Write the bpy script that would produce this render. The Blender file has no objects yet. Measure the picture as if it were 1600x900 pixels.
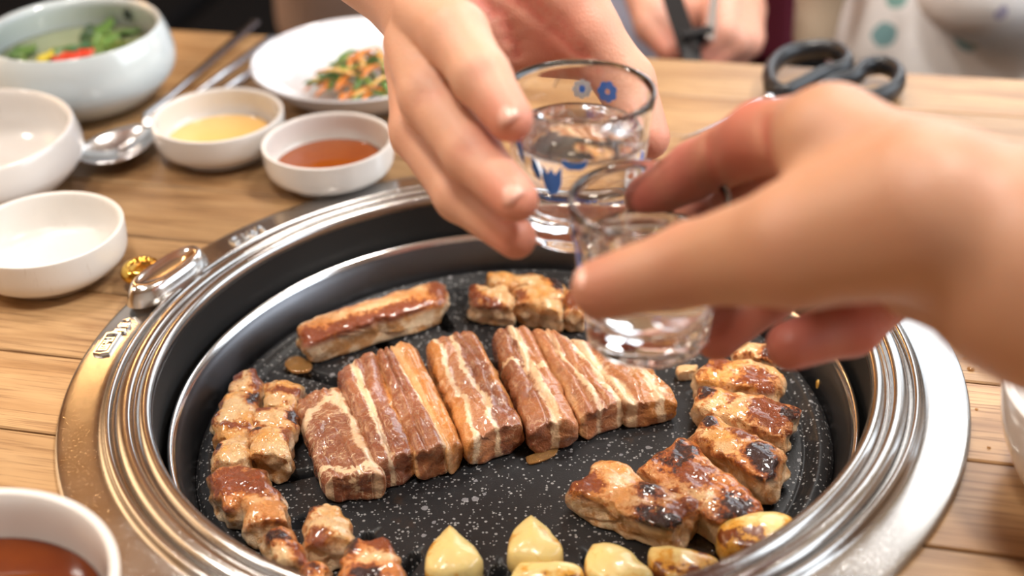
import bpy, bmesh, math, random
import numpy as np
from mathutils import Vector, Matrix, noise as mnoise
random.seed(7)
S = bpy.context.scene
COL = S.collection
R = math.radians
# ------------------------------------------------------------------ camera
F = 2300.0; PITCH = R(31.50); ROLL = R(-2.60); H = 0.361
cam_data = bpy.data.cameras.new('camera'); cam = bpy.data.objects.new('camera', cam_data); COL.objects.link(cam)
cam_data.sensor_width = 36.0; cam_data.lens = 36.0 * F / 1600.0; cam_data.clip_start = 0.02; cam_data.clip_end = 50
cam.matrix_world = Matrix.Translation((0, 0, H)) @ Matrix.Rotation(math.pi/2 - PITCH, 4, 'X') @ Matrix.Rotation(ROLL, 4, 'Z')
cam_data.dof.use_dof = True; cam_data.dof.focus_distance = 0.618; cam_data.dof.aperture_fstop = 5.0
S.camera = cam
# ------------------------------------------------------------------ world, exposure, big lights
w = bpy.data.worlds.new('world'); S.world = w; w.use_nodes = True
w.node_tree.nodes['Background'].inputs[0].default_value = (0.80, 0.90, 1.0, 1); w.node_tree.nodes['Background'].inputs[1].default_value = 1.2
S.view_settings.view_transform = 'Standard'; S.view_settings.look = 'None'; S.view_settings.gamma = 1
S.view_settings.use_curve_mapping = False; S.view_settings.exposure = -0.24
S.cycles.max_bounces = 24; S.cycles.transmission_bounces = 24; S.cycles.glossy_bounces = 8
def area(name, loc, target, sx, sy, energy, color):
    l = bpy.data.lights.new(name, 'AREA'); l.shape = 'RECTANGLE'; l.size = sx; l.size_y = sy; l.energy = energy; l.color = color
    o = bpy.data.objects.new(name, l); COL.objects.link(o); o.location = loc
    o.rotation_euler = (Vector(target) - Vector(loc)).to_track_quat('-Z', 'Y').to_euler(); return o
area('window_daylight', (2.35, 0.7, 0.95), (0.2, 0.9, 0), 2.2, 1.3, 42, (0.86, 0.93, 1.0))
area('window_daylight_back', (1.45, 3.3, 0.95), (0.1, 0.6, 0), 1.8, 1.3, 20, (0.86, 0.93, 1.0))
area('added_warm_fill', (-2.40, 1.5, 0.95), (0, 0.6, 0), 2.0, 1.3, 22, (1.0, 0.66, 0.36))  # added warm fill, goes with the glowing panel on the left wall

def P(u, v, z=0.0):
    x = (u-800)/F; y = -(v-450)/F; c, s = math.cos(ROLL), math.sin(ROLL); x, y = c*x - s*y, s*x + c*y
    dy = math.cos(PITCH) + y*math.sin(PITCH); dz = -math.sin(PITCH) + y*math.cos(PITCH); t = (z-H)/dz
    return Vector((x*t, dy*t, z))
def D(u, v, d):
    x = (u-800)/F; y = -(v-450)/F; c, s = math.cos(ROLL), math.sin(ROLL); x, y = c*x - s*y, s*x + c*y
    return Vector((x*d, (math.cos(PITCH)+y*math.sin(PITCH))*d, H + (-math.sin(PITCH)+y*math.cos(PITCH))*d))

# ------------------------------------------------------------------ materials
def mat(name, color=(.8,.8,.8), rough=.5, metal=0, **k):
    m = bpy.data.materials.new(name); m.use_nodes = True; b = m.node_tree.nodes['Principled BSDF']
    b.inputs['Base Color'].default_value = (*color, 1); b.inputs['Roughness'].default_value = rough; b.inputs['Metallic'].default_value = metal
    for kk, v in k.items(): b.inputs[kk.replace('_', ' ')].default_value = v
    return m
class NT:
    def __init__(s, m): s.t = m.node_tree; s.b = s.t.nodes['Principled BSDF']
    def n(s, typ, **k):
        x = s.t.nodes.new(typ)
        for a, v in k.items():
            if a.startswith('i_'): x.inputs[a[2:].replace('_', ' ')].default_value = v
            else: setattr(x, a, v)
        return x
    def l(s, a, b): s.t.links.new(a, b)
    def noise(s, vec, scale, detail=3, rough=.5, dist=0):
        x = s.n('ShaderNodeTexNoise'); x.inputs['Scale'].default_value = scale; x.inputs['Detail'].default_value = detail
        x.inputs['Roughness'].default_value = rough; x.inputs['Distortion'].default_value = dist
        if vec is not None: s.l(vec, x.inputs['Vector'])
        return x.outputs['Fac']
    def math(s, op, a, b=None, clamp=False):
        x = s.n('ShaderNodeMath', operation=op); x.use_clamp = clamp
        for i, v in enumerate((a, b)):
            if v is None: continue
            if isinstance(v, (int, float)): x.inputs[i].default_value = v
            else: s.l(v, x.inputs[i])
        return x.outputs[0]
    def ramp(s, fac, stops, interp='LINEAR'):
        x = s.n('ShaderNodeValToRGB'); cr = x.color_ramp; cr.interpolation = interp
        while len(cr.elements) < len(stops): cr.elements.new(0.5)
        for e, (p, c) in zip(cr.elements, stops): e.position = p; e.color = (*c, 1) if len(c) == 3 else c
        s.l(fac, x.inputs[0]); return x.outputs[0]
    def mix(s, fac, a, b, blend='MIX'):
        x = s.n('ShaderNodeMix', data_type='RGBA', blend_type=blend)
        if isinstance(fac, (int, float)): x.inputs[0].default_value = fac
        else: s.l(fac, x.inputs[0])
        for i, v in ((6, a), (7, b)):
            if isinstance(v, tuple): x.inputs[i].default_value = (*v, 1)
            else: s.l(v, x.inputs[i])
        return x.outputs[2]
    def smooth(s, v, lo, hi):
        x = s.n('ShaderNodeMapRange', interpolation_type='SMOOTHSTEP'); s.l(v, x.inputs[0]); x.inputs[1].default_value = lo; x.inputs[2].default_value = hi
        return x.outputs[0]
    def bump(s, h, strength, dist):
        x = s.n('ShaderNodeBump'); x.inputs['Strength'].default_value = strength; x.inputs['Distance'].default_value = dist
        s.l(h, x.inputs['Height']); s.l(x.outputs[0], s.b.inputs['Normal']); return x
    def obj(s): return s.n('ShaderNodeTexCoord').outputs['Object']
    def uv(s, name):
        x = s.n('ShaderNodeUVMap'); x.uv_map = name; y = s.n('ShaderNodeSeparateXYZ'); s.l(x.outputs[0], y.inputs[0]); return x.outputs[0], y.outputs[0], y.outputs[1]
    def mapping(s, vec, scale=(1,1,1), loc=(0,0,0)):
        x = s.n('ShaderNodeMapping'); x.inputs['Scale'].default_value = scale; x.inputs['Location'].default_value = loc; s.l(vec, x.inputs[0]); return x.outputs[0]

def wood_mat():
    m = mat('honey_wood', rough=.38); t = NT(m)
    oi = t.n('ShaderNodeObjectInfo').outputs['Random']
    comb = t.n('ShaderNodeCombineXYZ'); t.l(t.math('MULTIPLY', oi, 17.0), comb.inputs[0]); t.l(t.math('MULTIPLY', oi, 9.0), comb.inputs[1])
    add = t.n('ShaderNodeVectorMath', operation='ADD'); t.l(t.obj(), add.inputs[0]); t.l(comb.outputs[0], add.inputs[1]); v = add.outputs[0]
    n1 = t.noise(t.mapping(v, (5, 46, 46)), 1.0, 5, .6, .6)
    n2 = t.noise(t.mapping(v, (22, 900, 900)), 1.0, 3, .6)
    n3 = t.noise(t.mapping(v, (2.2, 14, 14)), 1.0, 2, .5, .8)
    c = t.ramp(n1, [(.26, (.20, .095, .038)), (.42, (.42, .235, .105)), (.58, (.58, .36, .175)), (.76, (.36, .185, .078))])
    c = t.mix(t.math('MULTIPLY', t.smooth(n2, .50, .66), .75), c, (.20, .095, .04))
    c = t.mix(t.math('MULTIPLY', t.smooth(n3, .5, .8), .45), c, (.64, .43, .23))
    hv = t.n('ShaderNodeHueSaturation'); t.l(c, hv.inputs['Color']); t.l(t.math('ADD', t.math('MULTIPLY', oi, .30), .60), hv.inputs['Value'])
    t.l(hv.outputs[0], t.b.inputs['Base Color'])
    t.l(t.math('ADD', t.math('MULTIPLY', n2, .2), .24), t.b.inputs['Roughness']); t.bump(n2, -.35, .0008); return m
M = {}
M['wood'] = wood_mat()
def steel_mat(name, color, rough, sc=1.0, aniso=.4):
    m = mat(name, color, rough, 1.0); t = NT(m); o = t.obj()
    sx = t.n('ShaderNodeSeparateXYZ'); t.l(o, sx.inputs[0])
    rr = t.math('SQRT', t.math('ADD', t.math('MULTIPLY', sx.outputs[0], sx.outputs[0]), t.math('MULTIPLY', sx.outputs[1], sx.outputs[1])))
    cb = t.n('ShaderNodeCombineXYZ'); t.l(t.math('MULTIPLY', rr, 5200*sc), cb.inputs[0]); n = t.noise(cb.outputs[0], 1, 2)
    n2 = t.noise(o, 60, 4, .6); n3 = t.noise(o, 900, 2, .5)
    t.l(t.math('ADD', t.math('ADD', t.math('MULTIPLY', n, .10), t.math('MULTIPLY', n2, .16)), rough-.12), t.b.inputs['Roughness'])
    t.bump(t.math('ADD', n, t.math('MULTIPLY', t.smooth(n3, .62, .7), -1.5)), .12, .0002); return m
M['steel'] = steel_mat('brushed_steel', (.46, .45, .44), .19)
M['dark_steel'] = steel_mat('dark_pan_steel', (.13, .13, .14), .34)
M['rim_steel'] = mat('polished_steel', (.78, .78, .78), .16, 1)
M['housing'] = mat('black_steel', (.03, .03, .03), .5, .4)  # even near-black metal for the grill housing and bench base
M['blade'] = mat('blade_steel', (.7, .7, .72), .2, 1)
M['gold'] = mat('polished_brass', (.80, .50, .10), .13, 1)
M['black'] = mat('black_plastic', (.012, .013, .016), .32)
M['dark_cloth'] = mat('black_upholstery', (.006, .006, .007), .9, Specular_IOR_Level=.1)
M['red_cloth'] = mat('dark_red_cloth', (.14, .01, .03), .8)
def ceramic(name, col, r=.12):
    m = mat(name, col, r, 0, Coat_Weight=.4, Coat_Roughness=.05); t = NT(m); n = t.noise(t.obj(), 35, 3)
    t.l(t.mix(n, tuple(c*.97 for c in col), col), t.b.inputs['Base Color']); return m
M['porcelain'] = ceramic('white_porcelain', (.72, .70, .68), .14)
M['celadon'] = ceramic('bluish_white_porcelain', (.60, .68, .71))
M['cool_white'] = ceramic('cool_white_porcelain', (.74, .76, .82))
def chipped():
    m = mat('white_melamine', (.82, .80, .78), .3); t = NT(m); o = t.obj()
    v = t.mapping(o, (60, 60, 12)); n = t.noise(v, 6, 5, .7)
    sz = t.n('ShaderNodeSeparateXYZ'); t.l(o, sz.inputs[0])
    k = t.math('MULTIPLY', t.smooth(n, .60, .72), .35); c = t.mix(k, (.72, .70, .67), (.45, .38, .32))
    foot = t.math('SUBTRACT', 1.0, t.smooth(sz.outputs[2], .002, .0032)); c = t.mix(foot, c, (.42, .30, .2))
    t.l(c, t.b.inputs['Base Color']); return m
M['melamine'] = chipped()
def liquid(name, col, rough=.04):
    return mat(name, col, rough, 0, Coat_Weight=.1, Coat_Roughness=.02, Specular_IOR_Level=.35)
def amber(name, c1, c2, scale=60):
    m = liquid(name, c1); t = NT(m); t.l(t.mix(t.noise(t.obj(), scale, 2), c1, c2), t.b.inputs['Base Color']); return m
M['soy'] = amber('brown_soy_sauce', (.24, .045, .006), (.34, .085, .010))
M['dark_soy'] = amber('dark_soy_sauce', (.085, .012, .002), (.16, .034, .004))
M['oil'] = amber('sesame_oil', (.70, .42, .12), (.78, .52, .20))
M['broth'] = amber('clear_green_broth', (.20, .23, .12), (.30, .33, .20))
def plate_mat():
    m = mat('speckled_black_stone', (.012, .013, .015), .34, Specular_IOR_Level=.3); t = NT(m); o = t.obj()
    def specks(scale, thr, keep):
        v = t.n('ShaderNodeTexVoronoi'); v.inputs['Scale'].default_value = scale; t.l(o, v.inputs['Vector'])
        dist = v.outputs['Distance']; sep = t.n('ShaderNodeSeparateColor'); t.l(v.outputs['Color'], sep.inputs[0])
        a = t.math('LESS_THAN', t.math('ADD', dist, t.math('MULTIPLY', t.noise(o, scale*3, 2), .3)), t.math('MULTIPLY', sep.outputs[1], thr)); b = t.math('GREATER_THAN', sep.outputs[0], keep)
        return t.math('MULTIPLY', a, b)
    a = specks(760, .64, .40); b = specks(240, .55, .84)
    base = t.mix(t.noise(o, 40, 4), (.010, .0105, .012), (.028, .029, .031))
    base = t.mix(t.math('MULTIPLY', t.smooth(t.noise(o, 55, 4, .6), .6, .75), .35), base, (.09, .04, .015))
    c = t.mix(t.math('MULTIPLY', a, .45), base, (.60, .60, .60)); c = t.mix(t.math('MULTIPLY', b, .6), c, (.32, .32, .34))
    t.l(c, t.b.inputs['Base Color']); gr = t.noise(o, 30, 3)
    t.l(t.math('ADD', t.math('MULTIPLY', gr, .35), .17), t.b.inputs['Roughness'])
    t.bump(t.math('ADD', t.noise(o, 1500, 2), t.math('MULTIPLY', a, .8)), .35, .0003); return m
M['stone'] = plate_mat()
L_, DK, PK, FT, OR, FO = (.28, .096, .050), (.20, .060, .038), (.46, .19, .09), (.88, .66, .43), (.56, .23, .065), (.70, .39, .17)
def raw_mat(name, stops, wob=.05, s_band=None, streak=0.0, seed=0, near_fat=0):
    m = mat(name, rough=.3, Coat_Weight=.7, Coat_Roughness=.03, Subsurface_Weight=.12, Subsurface_Scale=.004, Subsurface_Radius=(1, .35, .2)); t = NT(m)
    uvv, s_, t_ = t.uv('st'); o = t.obj(); ov = t.mapping(o, (1, 1, 1), (seed*.37, seed*.21, 0))
    n1 = t.noise(ov, 110, 4, .6, .3); n2 = t.noise(ov, 420, 3, .6)
    lowf = t.noise(ov, 40, 2)
    d = t.math('ADD', t.math('MULTIPLY', t.math('SUBTRACT', n1, .5), wob*1.9), t.math('MULTIPLY', t.math('SUBTRACT', lowf, .5), wob*3.0))
    d = t.math('ADD', d, t.math('MULTIPLY', t.math('SUBTRACT', n2, .5), wob*1.3))
    bend = t.math('MULTIPLY', t.math('SUBTRACT', t.noise(t.mapping(uvv, (2.6, .8, 1), (seed*1.7, seed*.9, 0)), 1.0, 2), .5), .42)
    jag = t.math('MULTIPLY', t.math('SUBTRACT', t.noise(t.mapping(uvv, (26, 5, 1), (seed, 0, 0)), 1.0, 3, .6), .5), .10)
    d = t.math('ADD', t.math('ADD', d, bend), jag)
    c = t.ramp(t.math('ADD', t_, d), stops)
    lv = t.noise(ov, 75, 4, .6, .6)
    c = t.mix(t.math('MULTIPLY', t.smooth(lv, .48, .68), .4), c, t.mix(.45, c, (.60, .32, .18)))
    c = t.mix(t.math('MULTIPLY', t.smooth(t.noise(ov, 48, 3), .52, .7), .40), c, (.24, .062, .034))
    vein = t.math('ABSOLUTE', t.math('SUBTRACT', t.noise(ov, 95, 2, .5, 1.5), .5))
    c = t.mix(t.math('MULTIPLY', t.math('SUBTRACT', 1.0, t.smooth(vein, .003, .016)), .35), c, FT)
    if s_band:
        for (p, slope, wd) in s_band:
            q = t.math('ABSOLUTE', t.math('SUBTRACT', t.math('ADD', t.math('ADD', s_, t.math('MULTIPLY', d, .8)), t.math('MULTIPLY', t_, slope)), p))
            c = t.mix(t.math('SUBTRACT', 1.0, t.smooth(q, wd*.6, wd*1.1)), c, FT)
    if near_fat:
        c = t.mix(t.smooth(t.math('ADD', s_, t.math('MULTIPLY', d, 1.2)), near_fat, near_fat+.05), c, FT)
    if streak:
        st = t.noise(t.mapping(uvv, (34, 4, 1), (seed*3, 0, 0)), 1.0, 4, .65, 1.2)
        c = t.mix(t.math('MULTIPLY', t.smooth(st, .57, .63), streak), c, FT)
    c = t.mix(t.math('MULTIPLY', t.smooth(t.noise(ov, 45, 3), .45, .7), .25), c, OR)
    t.l(c, t.b.inputs['Base Color'])
    hb = t.math('ADD', t.math('MULTIPLY', t.noise(ov, 520, 3, .6), .6), t.math('MULTIPLY', n1, .9))
    hb = t.math('ADD', hb, t.math('MULTIPLY', t.noise(ov, 1300, 2), .25))
    t.bump(hb, .7, .0012); t.l(t.math('ADD', t.math('MULTIPLY', n2, .3), .12), t.b.inputs['Roughness']); return m
def cooked_mat(name, spots=(), brown=.5, seed=0, red=0.0, pale=(.96, .64, .33), side=(.90, .66, .42)):
    """spots: (s, t, rs, rt, kind) with kind 1 = charred, 0 = browned only"""
    m = mat(name, rough=.3, Coat_Weight=.8, Coat_Roughness=.05, Subsurface_Weight=.1, Subsurface_Scale=.003, Subsurface_Radius=(1, .4, .2)); t = NT(m)
    uvv, s_, t_ = t.uv('st'); uw, w_, e_ = t.uv('we'); o = t.mapping(t.obj(), (1, 1, 1), (seed*.53, seed*.31, 0))
    n1 = t.noise(o, 100, 4, .62, .5); n2 = t.noise(o, 380, 4, .65, .4); n3 = t.noise(o, 60, 3, .55)
    mixn = t.math('ADD', t.math('MULTIPLY', n1, .6), t.math('MULTIPLY', n2, .4))
    top = t.smooth(w_, .60, .90)
    base = t.mix(t.smooth(n3, .38, .62), pale, (.88, .42, .11))
    if red: base = t.mix(t.math('MULTIPLY', t.smooth(n3, .35, .6), red), base, (.62, .19, .06))
    v = t.math('ADD', mixn, t.math('MULTIPLY', t.smooth(e_, .6, 1.0), .07))
    bt = .65 - .17*brown
    bro = t.smooth(v, bt, bt+.05); bro2 = t.smooth(v, bt+.05, bt+.12); ch = None
    for (s0, t0, rs, rt, kind) in spots:
        a = t.math('DIVIDE', t.math('SUBTRACT', s_, s0), rs); b = t.math('DIVIDE', t.math('SUBTRACT', t_, t0), rt)
        d = t.math('SQRT', t.math('ADD', t.math('MULTIPLY', a, a), t.math('MULTIPLY', b, b)))
        d = t.math('ADD', d, t.math('MULTIPLY', t.math('SUBTRACT', mixn, .5), 5.0))
        halo = t.math('SUBTRACT', 1.0, t.smooth(d, 1.0, 1.5)); bro = t.math('MAXIMUM', bro, halo)
        core = t.math('SUBTRACT', 1.0, t.smooth(d, .8, 1.1)); bro2 = t.math('MAXIMUM', bro2, core)
        if kind:
            q = t.math('SUBTRACT', 1.0, t.smooth(d, .55, .85)); ch = q if ch is None else t.math('MAXIMUM', ch, q)
    c = t.mix(t.math('MULTIPLY', bro, .85), base, (.58, .17, .02)); c = t.mix(t.math('MULTIPLY', bro2, .85), c, (.22, .034, .008))
    if ch is not None: c = t.mix(t.math('MULTIPLY', ch, .95), c, (.022, .007, .009))
    sd = t.mix(t.smooth(n1, .42, .62), side, (.60, .28, .09)); sd = t.mix(t.math('MULTIPLY', t.smooth(n2, .55, .68), .4), sd, (.84, .62, .40))
    c = t.mix(top, sd, c); t.l(c, t.b.inputs['Base Color'])
    nr = t.noise(o, 520, 3, .6, 1.2); rid = t.math('ABSOLUTE', t.math('SUBTRACT', nr, .5))
    hb = t.math('ADD', t.math('MULTIPLY', n2, .8), t.math('MULTIPLY', t.smooth(rid, 0, .09), .55))
    t.bump(hb, .65, .0013); t.l(t.math('ADD', t.math('MULTIPLY', n1, .25), .16), t.b.inputs['Roughness']); return m
def garlic_mat(name, brown, seed):
    m = mat(name, rough=.3, Coat_Weight=.4, Coat_Roughness=.1, Subsurface_Weight=.2, Subsurface_Scale=.004, Subsurface_Radius=(1, .7, .3)); t = NT(m)
    o = t.mapping(t.obj(), (1, 1, 1), (seed*.4, seed*.2, 0)); n = t.noise(o, 90, 4, .6); n2 = t.noise(o, 300, 3)
    uw, w_, e_ = t.uv('we')
    v = t.math('ADD', t.math('ADD', n, t.math('MULTIPLY', e_, .16)), t.math('MULTIPLY', t.math('SUBTRACT', n2, .5), .2))
    lo = .82 - .3*brown
    c = t.mix(t.smooth(v, lo-.14, lo), (.80, .62, .25), (.68, .34, .05)); c = t.mix(t.smooth(v, lo, lo+.06), c, (.20, .05, .01))
    t.l(c, t.b.inputs['Base Color']); t.bump(t.math('ADD', n2, n), .35, .0008); return m
def skin_mat(name, base, pink):
    m = mat(name, rough=.48, Subsurface_Weight=.25, Subsurface_Scale=.006, Subsurface_Radius=(1, .35, .2)); t = NT(m)
    a = t.n('ShaderNodeAttribute', attribute_name='pink'); o = t.obj()
    n = t.noise(o, 28, 3); f = t.math('ADD', a.outputs['Fac'], t.math('MULTIPLY', t.math('SUBTRACT', n, .5), .5), clamp=True)
    c = t.mix(f, base, pink); t.l(c, t.b.inputs['Base Color'])
    v = t.n('ShaderNodeTexVoronoi'); v.inputs['Scale'].default_value = 900; t.l(o, v.inputs['Vector'])
    t.bump(t.math('ADD', v.outputs['Distance'], t.noise(o, 260, 3)), .18, .0006); return m
M['skin_far'] = skin_mat('fair_skin', (.60, .335, .23), (.60, .20, .145))
M['skin_near'] = skin_mat('tan_skin', (.44, .232, .142), (.43, .11, .08))
M['skin_back'] = skin_mat('rosy_skin', (.66, .34, .25), (.62, .22, .18))
M['nail'] = mat('fingernail', (.74, .42, .34), .2)
M['glass'] = mat('clear_glass', (1, 1, 1), .0, 0, Transmission_Weight=1.0, IOR=1.48)
M['water'] = mat('clear_liquor', (1, 1, 1), .0, 0, Transmission_Weight=1.0, IOR=1.34)
M['droplet'] = mat('grease_drop', (.75, .42, .15), .03, 0, Transmission_Weight=.75, IOR=1.4)
M['blue_print'] = mat('blue_enamel', (.05, .24, .85), .3)
M['white_print'] = mat('white_enamel', (.82, .84, .88), .3)

# ------------------------------------------------------------------ object helpers
def meta(o, label=None, cat=None, group=None, kind=None):
    for k, v in (('label', label), ('category', cat), ('group', group), ('kind', kind)):
        if v: o[k] = v
    return o
def link(name, me, m=None, parent=None, smooth=True):
    o = bpy.data.objects.new(name, me); COL.objects.link(o)
    if m is not None: me.materials.append(m)
    if smooth: me.polygons.foreach_set('use_smooth', [True]*len(me.polygons))
    if parent is not None: o.parent = parent
    return o
def mesh(name, vs, fs, m=None, parent=None, smooth=True):
    me = bpy.data.meshes.new(name); me.from_pydata([tuple(v) for v in vs], [], fs); me.update(); return link(name, me, m, parent, smooth)
def empty(name, loc=(0,0,0), rz=0):
    o = bpy.data.objects.new(name, None); COL.objects.link(o); o.location = loc; o.rotation_euler.z = rz; o.empty_display_size = .02; return o
def recalc(o):
    bm = bmesh.new(); bm.from_mesh(o.data); bmesh.ops.recalc_face_normals(bm, faces=bm.faces); bm.to_mesh(o.data); bm.free(); return o
def lathe(name, prof, m, parent=None, seg=96, closed=False, smooth=True, mod=None, auto=True):
    vs = []; fs = []; n = len(prof)
    for i in range(seg):
        a = 2*math.pi*i/seg
        for j, (r, z) in enumerate(prof):
            if mod: r = mod(r, z, a)
            vs.append((r*math.cos(a), r*math.sin(a), z))
    for i in range(seg):
        k = (i+1) % seg
        for j in range(n if closed else n-1):
            j2 = (j+1) % n
            fs.append((i*n+j, k*n+j, k*n+j2, i*n+j2))
    o = mesh(name, vs, fs, m, parent, smooth)
    bm = bmesh.new(); bm.from_mesh(o.data); bmesh.ops.remove_doubles(bm, verts=bm.verts, dist=1e-6)
    bmesh.ops.recalc_face_normals(bm, faces=bm.faces); bm.to_mesh(o.data); bm.free(); return o
def curve_prof(pts, sub=6):
    out = []; n = len(pts)
    for i in range(n-1):
        p0 = pts[max(i-1, 0)]; p1 = pts[i]; p2 = pts[i+1]; p3 = pts[min(i+2, n-1)]
        for k in range(sub):
            t = k/sub
            out.append(tuple(.5*((2*p1[q]) + (-p0[q]+p2[q])*t + (2*p0[q]-5*p1[q]+4*p2[q]-p3[q])*t*t + (-p0[q]+3*p1[q]-3*p2[q]+p3[q])*t**3) for q in range(len(p1))))
    out.append(tuple(pts[-1])); return out
def box(name, size, loc, m, parent=None, bev=.0, rot=0):
    bm = bmesh.new(); bmesh.ops.create_cube(bm, size=1)
    for v in bm.verts: v.co = Vector((v.co.x*size[0], v.co.y*size[1], v.co.z*size[2]))
    if bev: bmesh.ops.bevel(bm, geom=bm.edges[:], offset=bev, segments=3, affect='EDGES', profile=.5)
    me = bpy.data.meshes.new(name); bm.to_mesh(me); bm.free(); o = link(name, me, m, parent, False); o.location = loc; o.rotation_euler.z = rot; return o
def tube(pts, rad, seg=10, close=False, flat=1.0):
    pts = [Vector(p) for p in pts]; n = len(pts); vs = []; fs = []
    for i, p in enumerate(pts):
        a = pts[(i-1) % n] if (close or i) else pts[0]; b = pts[(i+1) % n] if (close or i < n-1) else pts[-1]
        d = (b-a).normalized(); s = d.cross(Vector((0,0,1)));
        if s.length < 1e-4: s = Vector((1,0,0))
        s.normalize(); u = s.cross(d).normalized(); r = rad[i] if isinstance(rad, (list, tuple)) else rad
        for k in range(seg):
            t = 2*math.pi*k/seg; vs.append(p + s*(r*math.cos(t)) + u*(r*flat*math.sin(t)))
    for i in range(n if close else n-1):
        j = (i+1) % n
        for k in range(seg):
            l = (k+1) % seg; fs.append((i*seg+k, i*seg+l, j*seg+l, j*seg+k))
    if not close: fs.append(tuple(range(seg-1, -1, -1))); fs.append(tuple((n-1)*seg+k for k in range(seg)))
    return vs, fs

# ------------------------------------------------------------------ room shell
TA = R(-15.2)
room = dict(x0=-2.6, x1=2.6, y0=-1.6, y1=3.4, zf=-.75, zc=1.75)
m_floor = mat('dark_floor_tile', (.035, .032, .03), .35)
m_wall = mat('warm_plaster', (.62, .55, .47), .8)
m_walld = mat('dark_wood_panel', (.10, .065, .045), .5); tt = NT(m_walld); tt.l(tt.mix(tt.noise(tt.mapping(tt.obj(), (30, 30, 2)), 1, 4), (.07, .04, .028), (.15, .09, .055)), tt.b.inputs['Base Color'])
m_wallw = mat('golden_wood_wall', (.55, .28, .09), .5)
m_ceil = mat('warm_ceiling', (.60, .41, .24), .9)
X0, X1, Y0, Y1, ZF, ZC = room['x0'], room['x1'], room['y0'], room['y1'], room['zf'], room['zc']
def st(o): return meta(o, kind='structure')
fl = empty('floor', (0, 0, 0)); st(fl)
for i in range(9):
    for j in range(9):
        wx = (X1-X0)/9; wy = (Y1-Y0)/9; box('tile', (wx-.006, wy-.006, .02), (X0+(i+.5)*wx, Y0+(j+.5)*wy, ZF-.01), m_floor, fl)
box('grout', (X1-X0, Y1-Y0, .02), (0, (Y0+Y1)/2, ZF-.016), mat('dark_grout', (.02, .02, .02), .9), fl)
st(box('ceiling', (X1-X0+.4, Y1-Y0+.4, .1), (0, (Y0+Y1)/2, ZC+.05), m_ceil))
st(box('wall_front', (X1-X0+.4, .1, ZC-ZF), (0, Y0-.05, (ZC+ZF)/2), m_wall))
def wall_with_window(name, x, ya, yb, za, zb, wn):
    w0 = st(empty(name, (0, 0, 0)))
    for (a, b, c, d) in ((Y0, ya, ZF, ZC), (yb, Y1, ZF, ZC), (ya, yb, ZF, za), (ya, yb, zb, ZC)):
        box('wall_panel', (.1, b-a, d-c), (x, (a+b)/2, (c+d)/2), m_wall, w0)
    wi = st(empty(wn, (x, (ya+yb)/2, (za+zb)/2)))
    fm = mat('window_frame_paint', (.15, .15, .15), .4)
    for k in range(3): box('window_frame', (.06, .05, zb-za), (0, (k-1)*(yb-ya-.05)/2, 0), fm, wi)
    for k in (-1, 1): box('window_frame', (.06, yb-ya, .05), (0, 0, k*(zb-za-.05)/2), fm, wi)
wb = st(empty('wall_back'))
for (a, b, c, d) in ((X0-.2, .5, ZF, ZC), (2.4, X1+.2, ZF, ZC), (.5, 2.4, ZF, .2), (.5, 2.4, 1.65, ZC)):
    box('wall_panel', (b-a, .1, d-c), ((a+b)/2, Y1+.05, (c+d)/2), m_wallw if c > 0 or b < .6 else m_walld, wb)
w3 = st(empty('window_2', (1.45, Y1+.05, .925)))
for k in range(3): box('window_frame', (.05, .06, 1.45), ((k-1)*.925, 0, 0), mat('window_frame_paint', (.15, .15, .15), .4), w3)
wall_with_window('wall_right', X1+.05, -.5, 1.9, .2, 1.6, 'window_1')
st(box('wall_left', (.1, Y1-Y0, ZC-ZF), (X0-.05, (Y0+Y1)/2, (ZC+ZF)/2), m_wallw))
bp = empty('added_glow_panel', (X0+.03, 1.5, .95)); meta(bp, 'unseen warm glowing panel added on the left wall to gild the steel ring', 'light')  # out of view, added for golden reflections in the steel ring
box('added_glow_face', (.02, 2.0, 1.3), (0, 0, 0), mat('added_warm_glow', (1, .8, .6), .6, 0, Emission_Color=(1, .60, .28, 1), Emission_Strength=1.2), bp)
for k in range(6): box('added_panel_frame', (.03, .03, 1.36), (.012, -1+k*.4, 0), m_walld, bp)
for k in (-1, 1): box('added_panel_frame', (.03, 2.06, .03), (.012, 0, k*.66), m_walld, bp)
m_glow = mat('lamp_diffuser', (1, 1, 1), .5, 0, Emission_Color=(1, .80, .55, 1), Emission_Strength=14)
m_lamp = mat('lamp_housing', (.05, .05, .05), .5)
def ceiling_lamp(x, y, z, e, label, rad=.11):
    o = empty('pendant_lamp', (x, y, z)); meta(o, label, 'lamp', 'pendant lamps above the tables')
    lathe('lamp_shade', curve_prof([(.02, .14), (.05, .13), (rad*.85, .06), (rad+.02, 0)], 5), m_lamp, o, 32)
    lathe('lamp_diffuser', [(0, .012), (rad*.6, .01), (rad, .014), (rad, .02), (0, .02)], m_glow, o, 32)
    v, f = tube([(0, 0, .14), (0, 0, ZC-z)], .004, 8); mesh('cord', v, f, m_lamp, o)
    l = bpy.data.lights.new('lamp_light', 'AREA'); l.shape = 'DISK'; l.size = rad*2; l.energy = e*1.3; l.color = (1, .95, .89)
    lo = bpy.data.objects.new('lamp_light', l); COL.objects.link(lo); lo.parent = o; lo.location = (0, 0, -.002)
for (x, y, z, e, lb) in ((-.55, .95, 1.25, 5.5, 'black pendant lamp hanging left over the far table side'), (.35, 1.15, 1.3, 6.5, 'black pendant lamp hanging over the far table edge'),
    (-.15, .15, 1.3, 7.5, 'black pendant lamp hanging above the viewer'), (-1.3, .6, 1.25, 6, 'black pendant lamp hanging near the left wall'), (.65, .45, 1.25, 12, 'unseen black pendant lamp placed near the right window to brighten the floral shirt')):  # last lamp is out of view, placed to brighten the floral shirt
    ceiling_lamp(x, y, z, e, lb)
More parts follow.
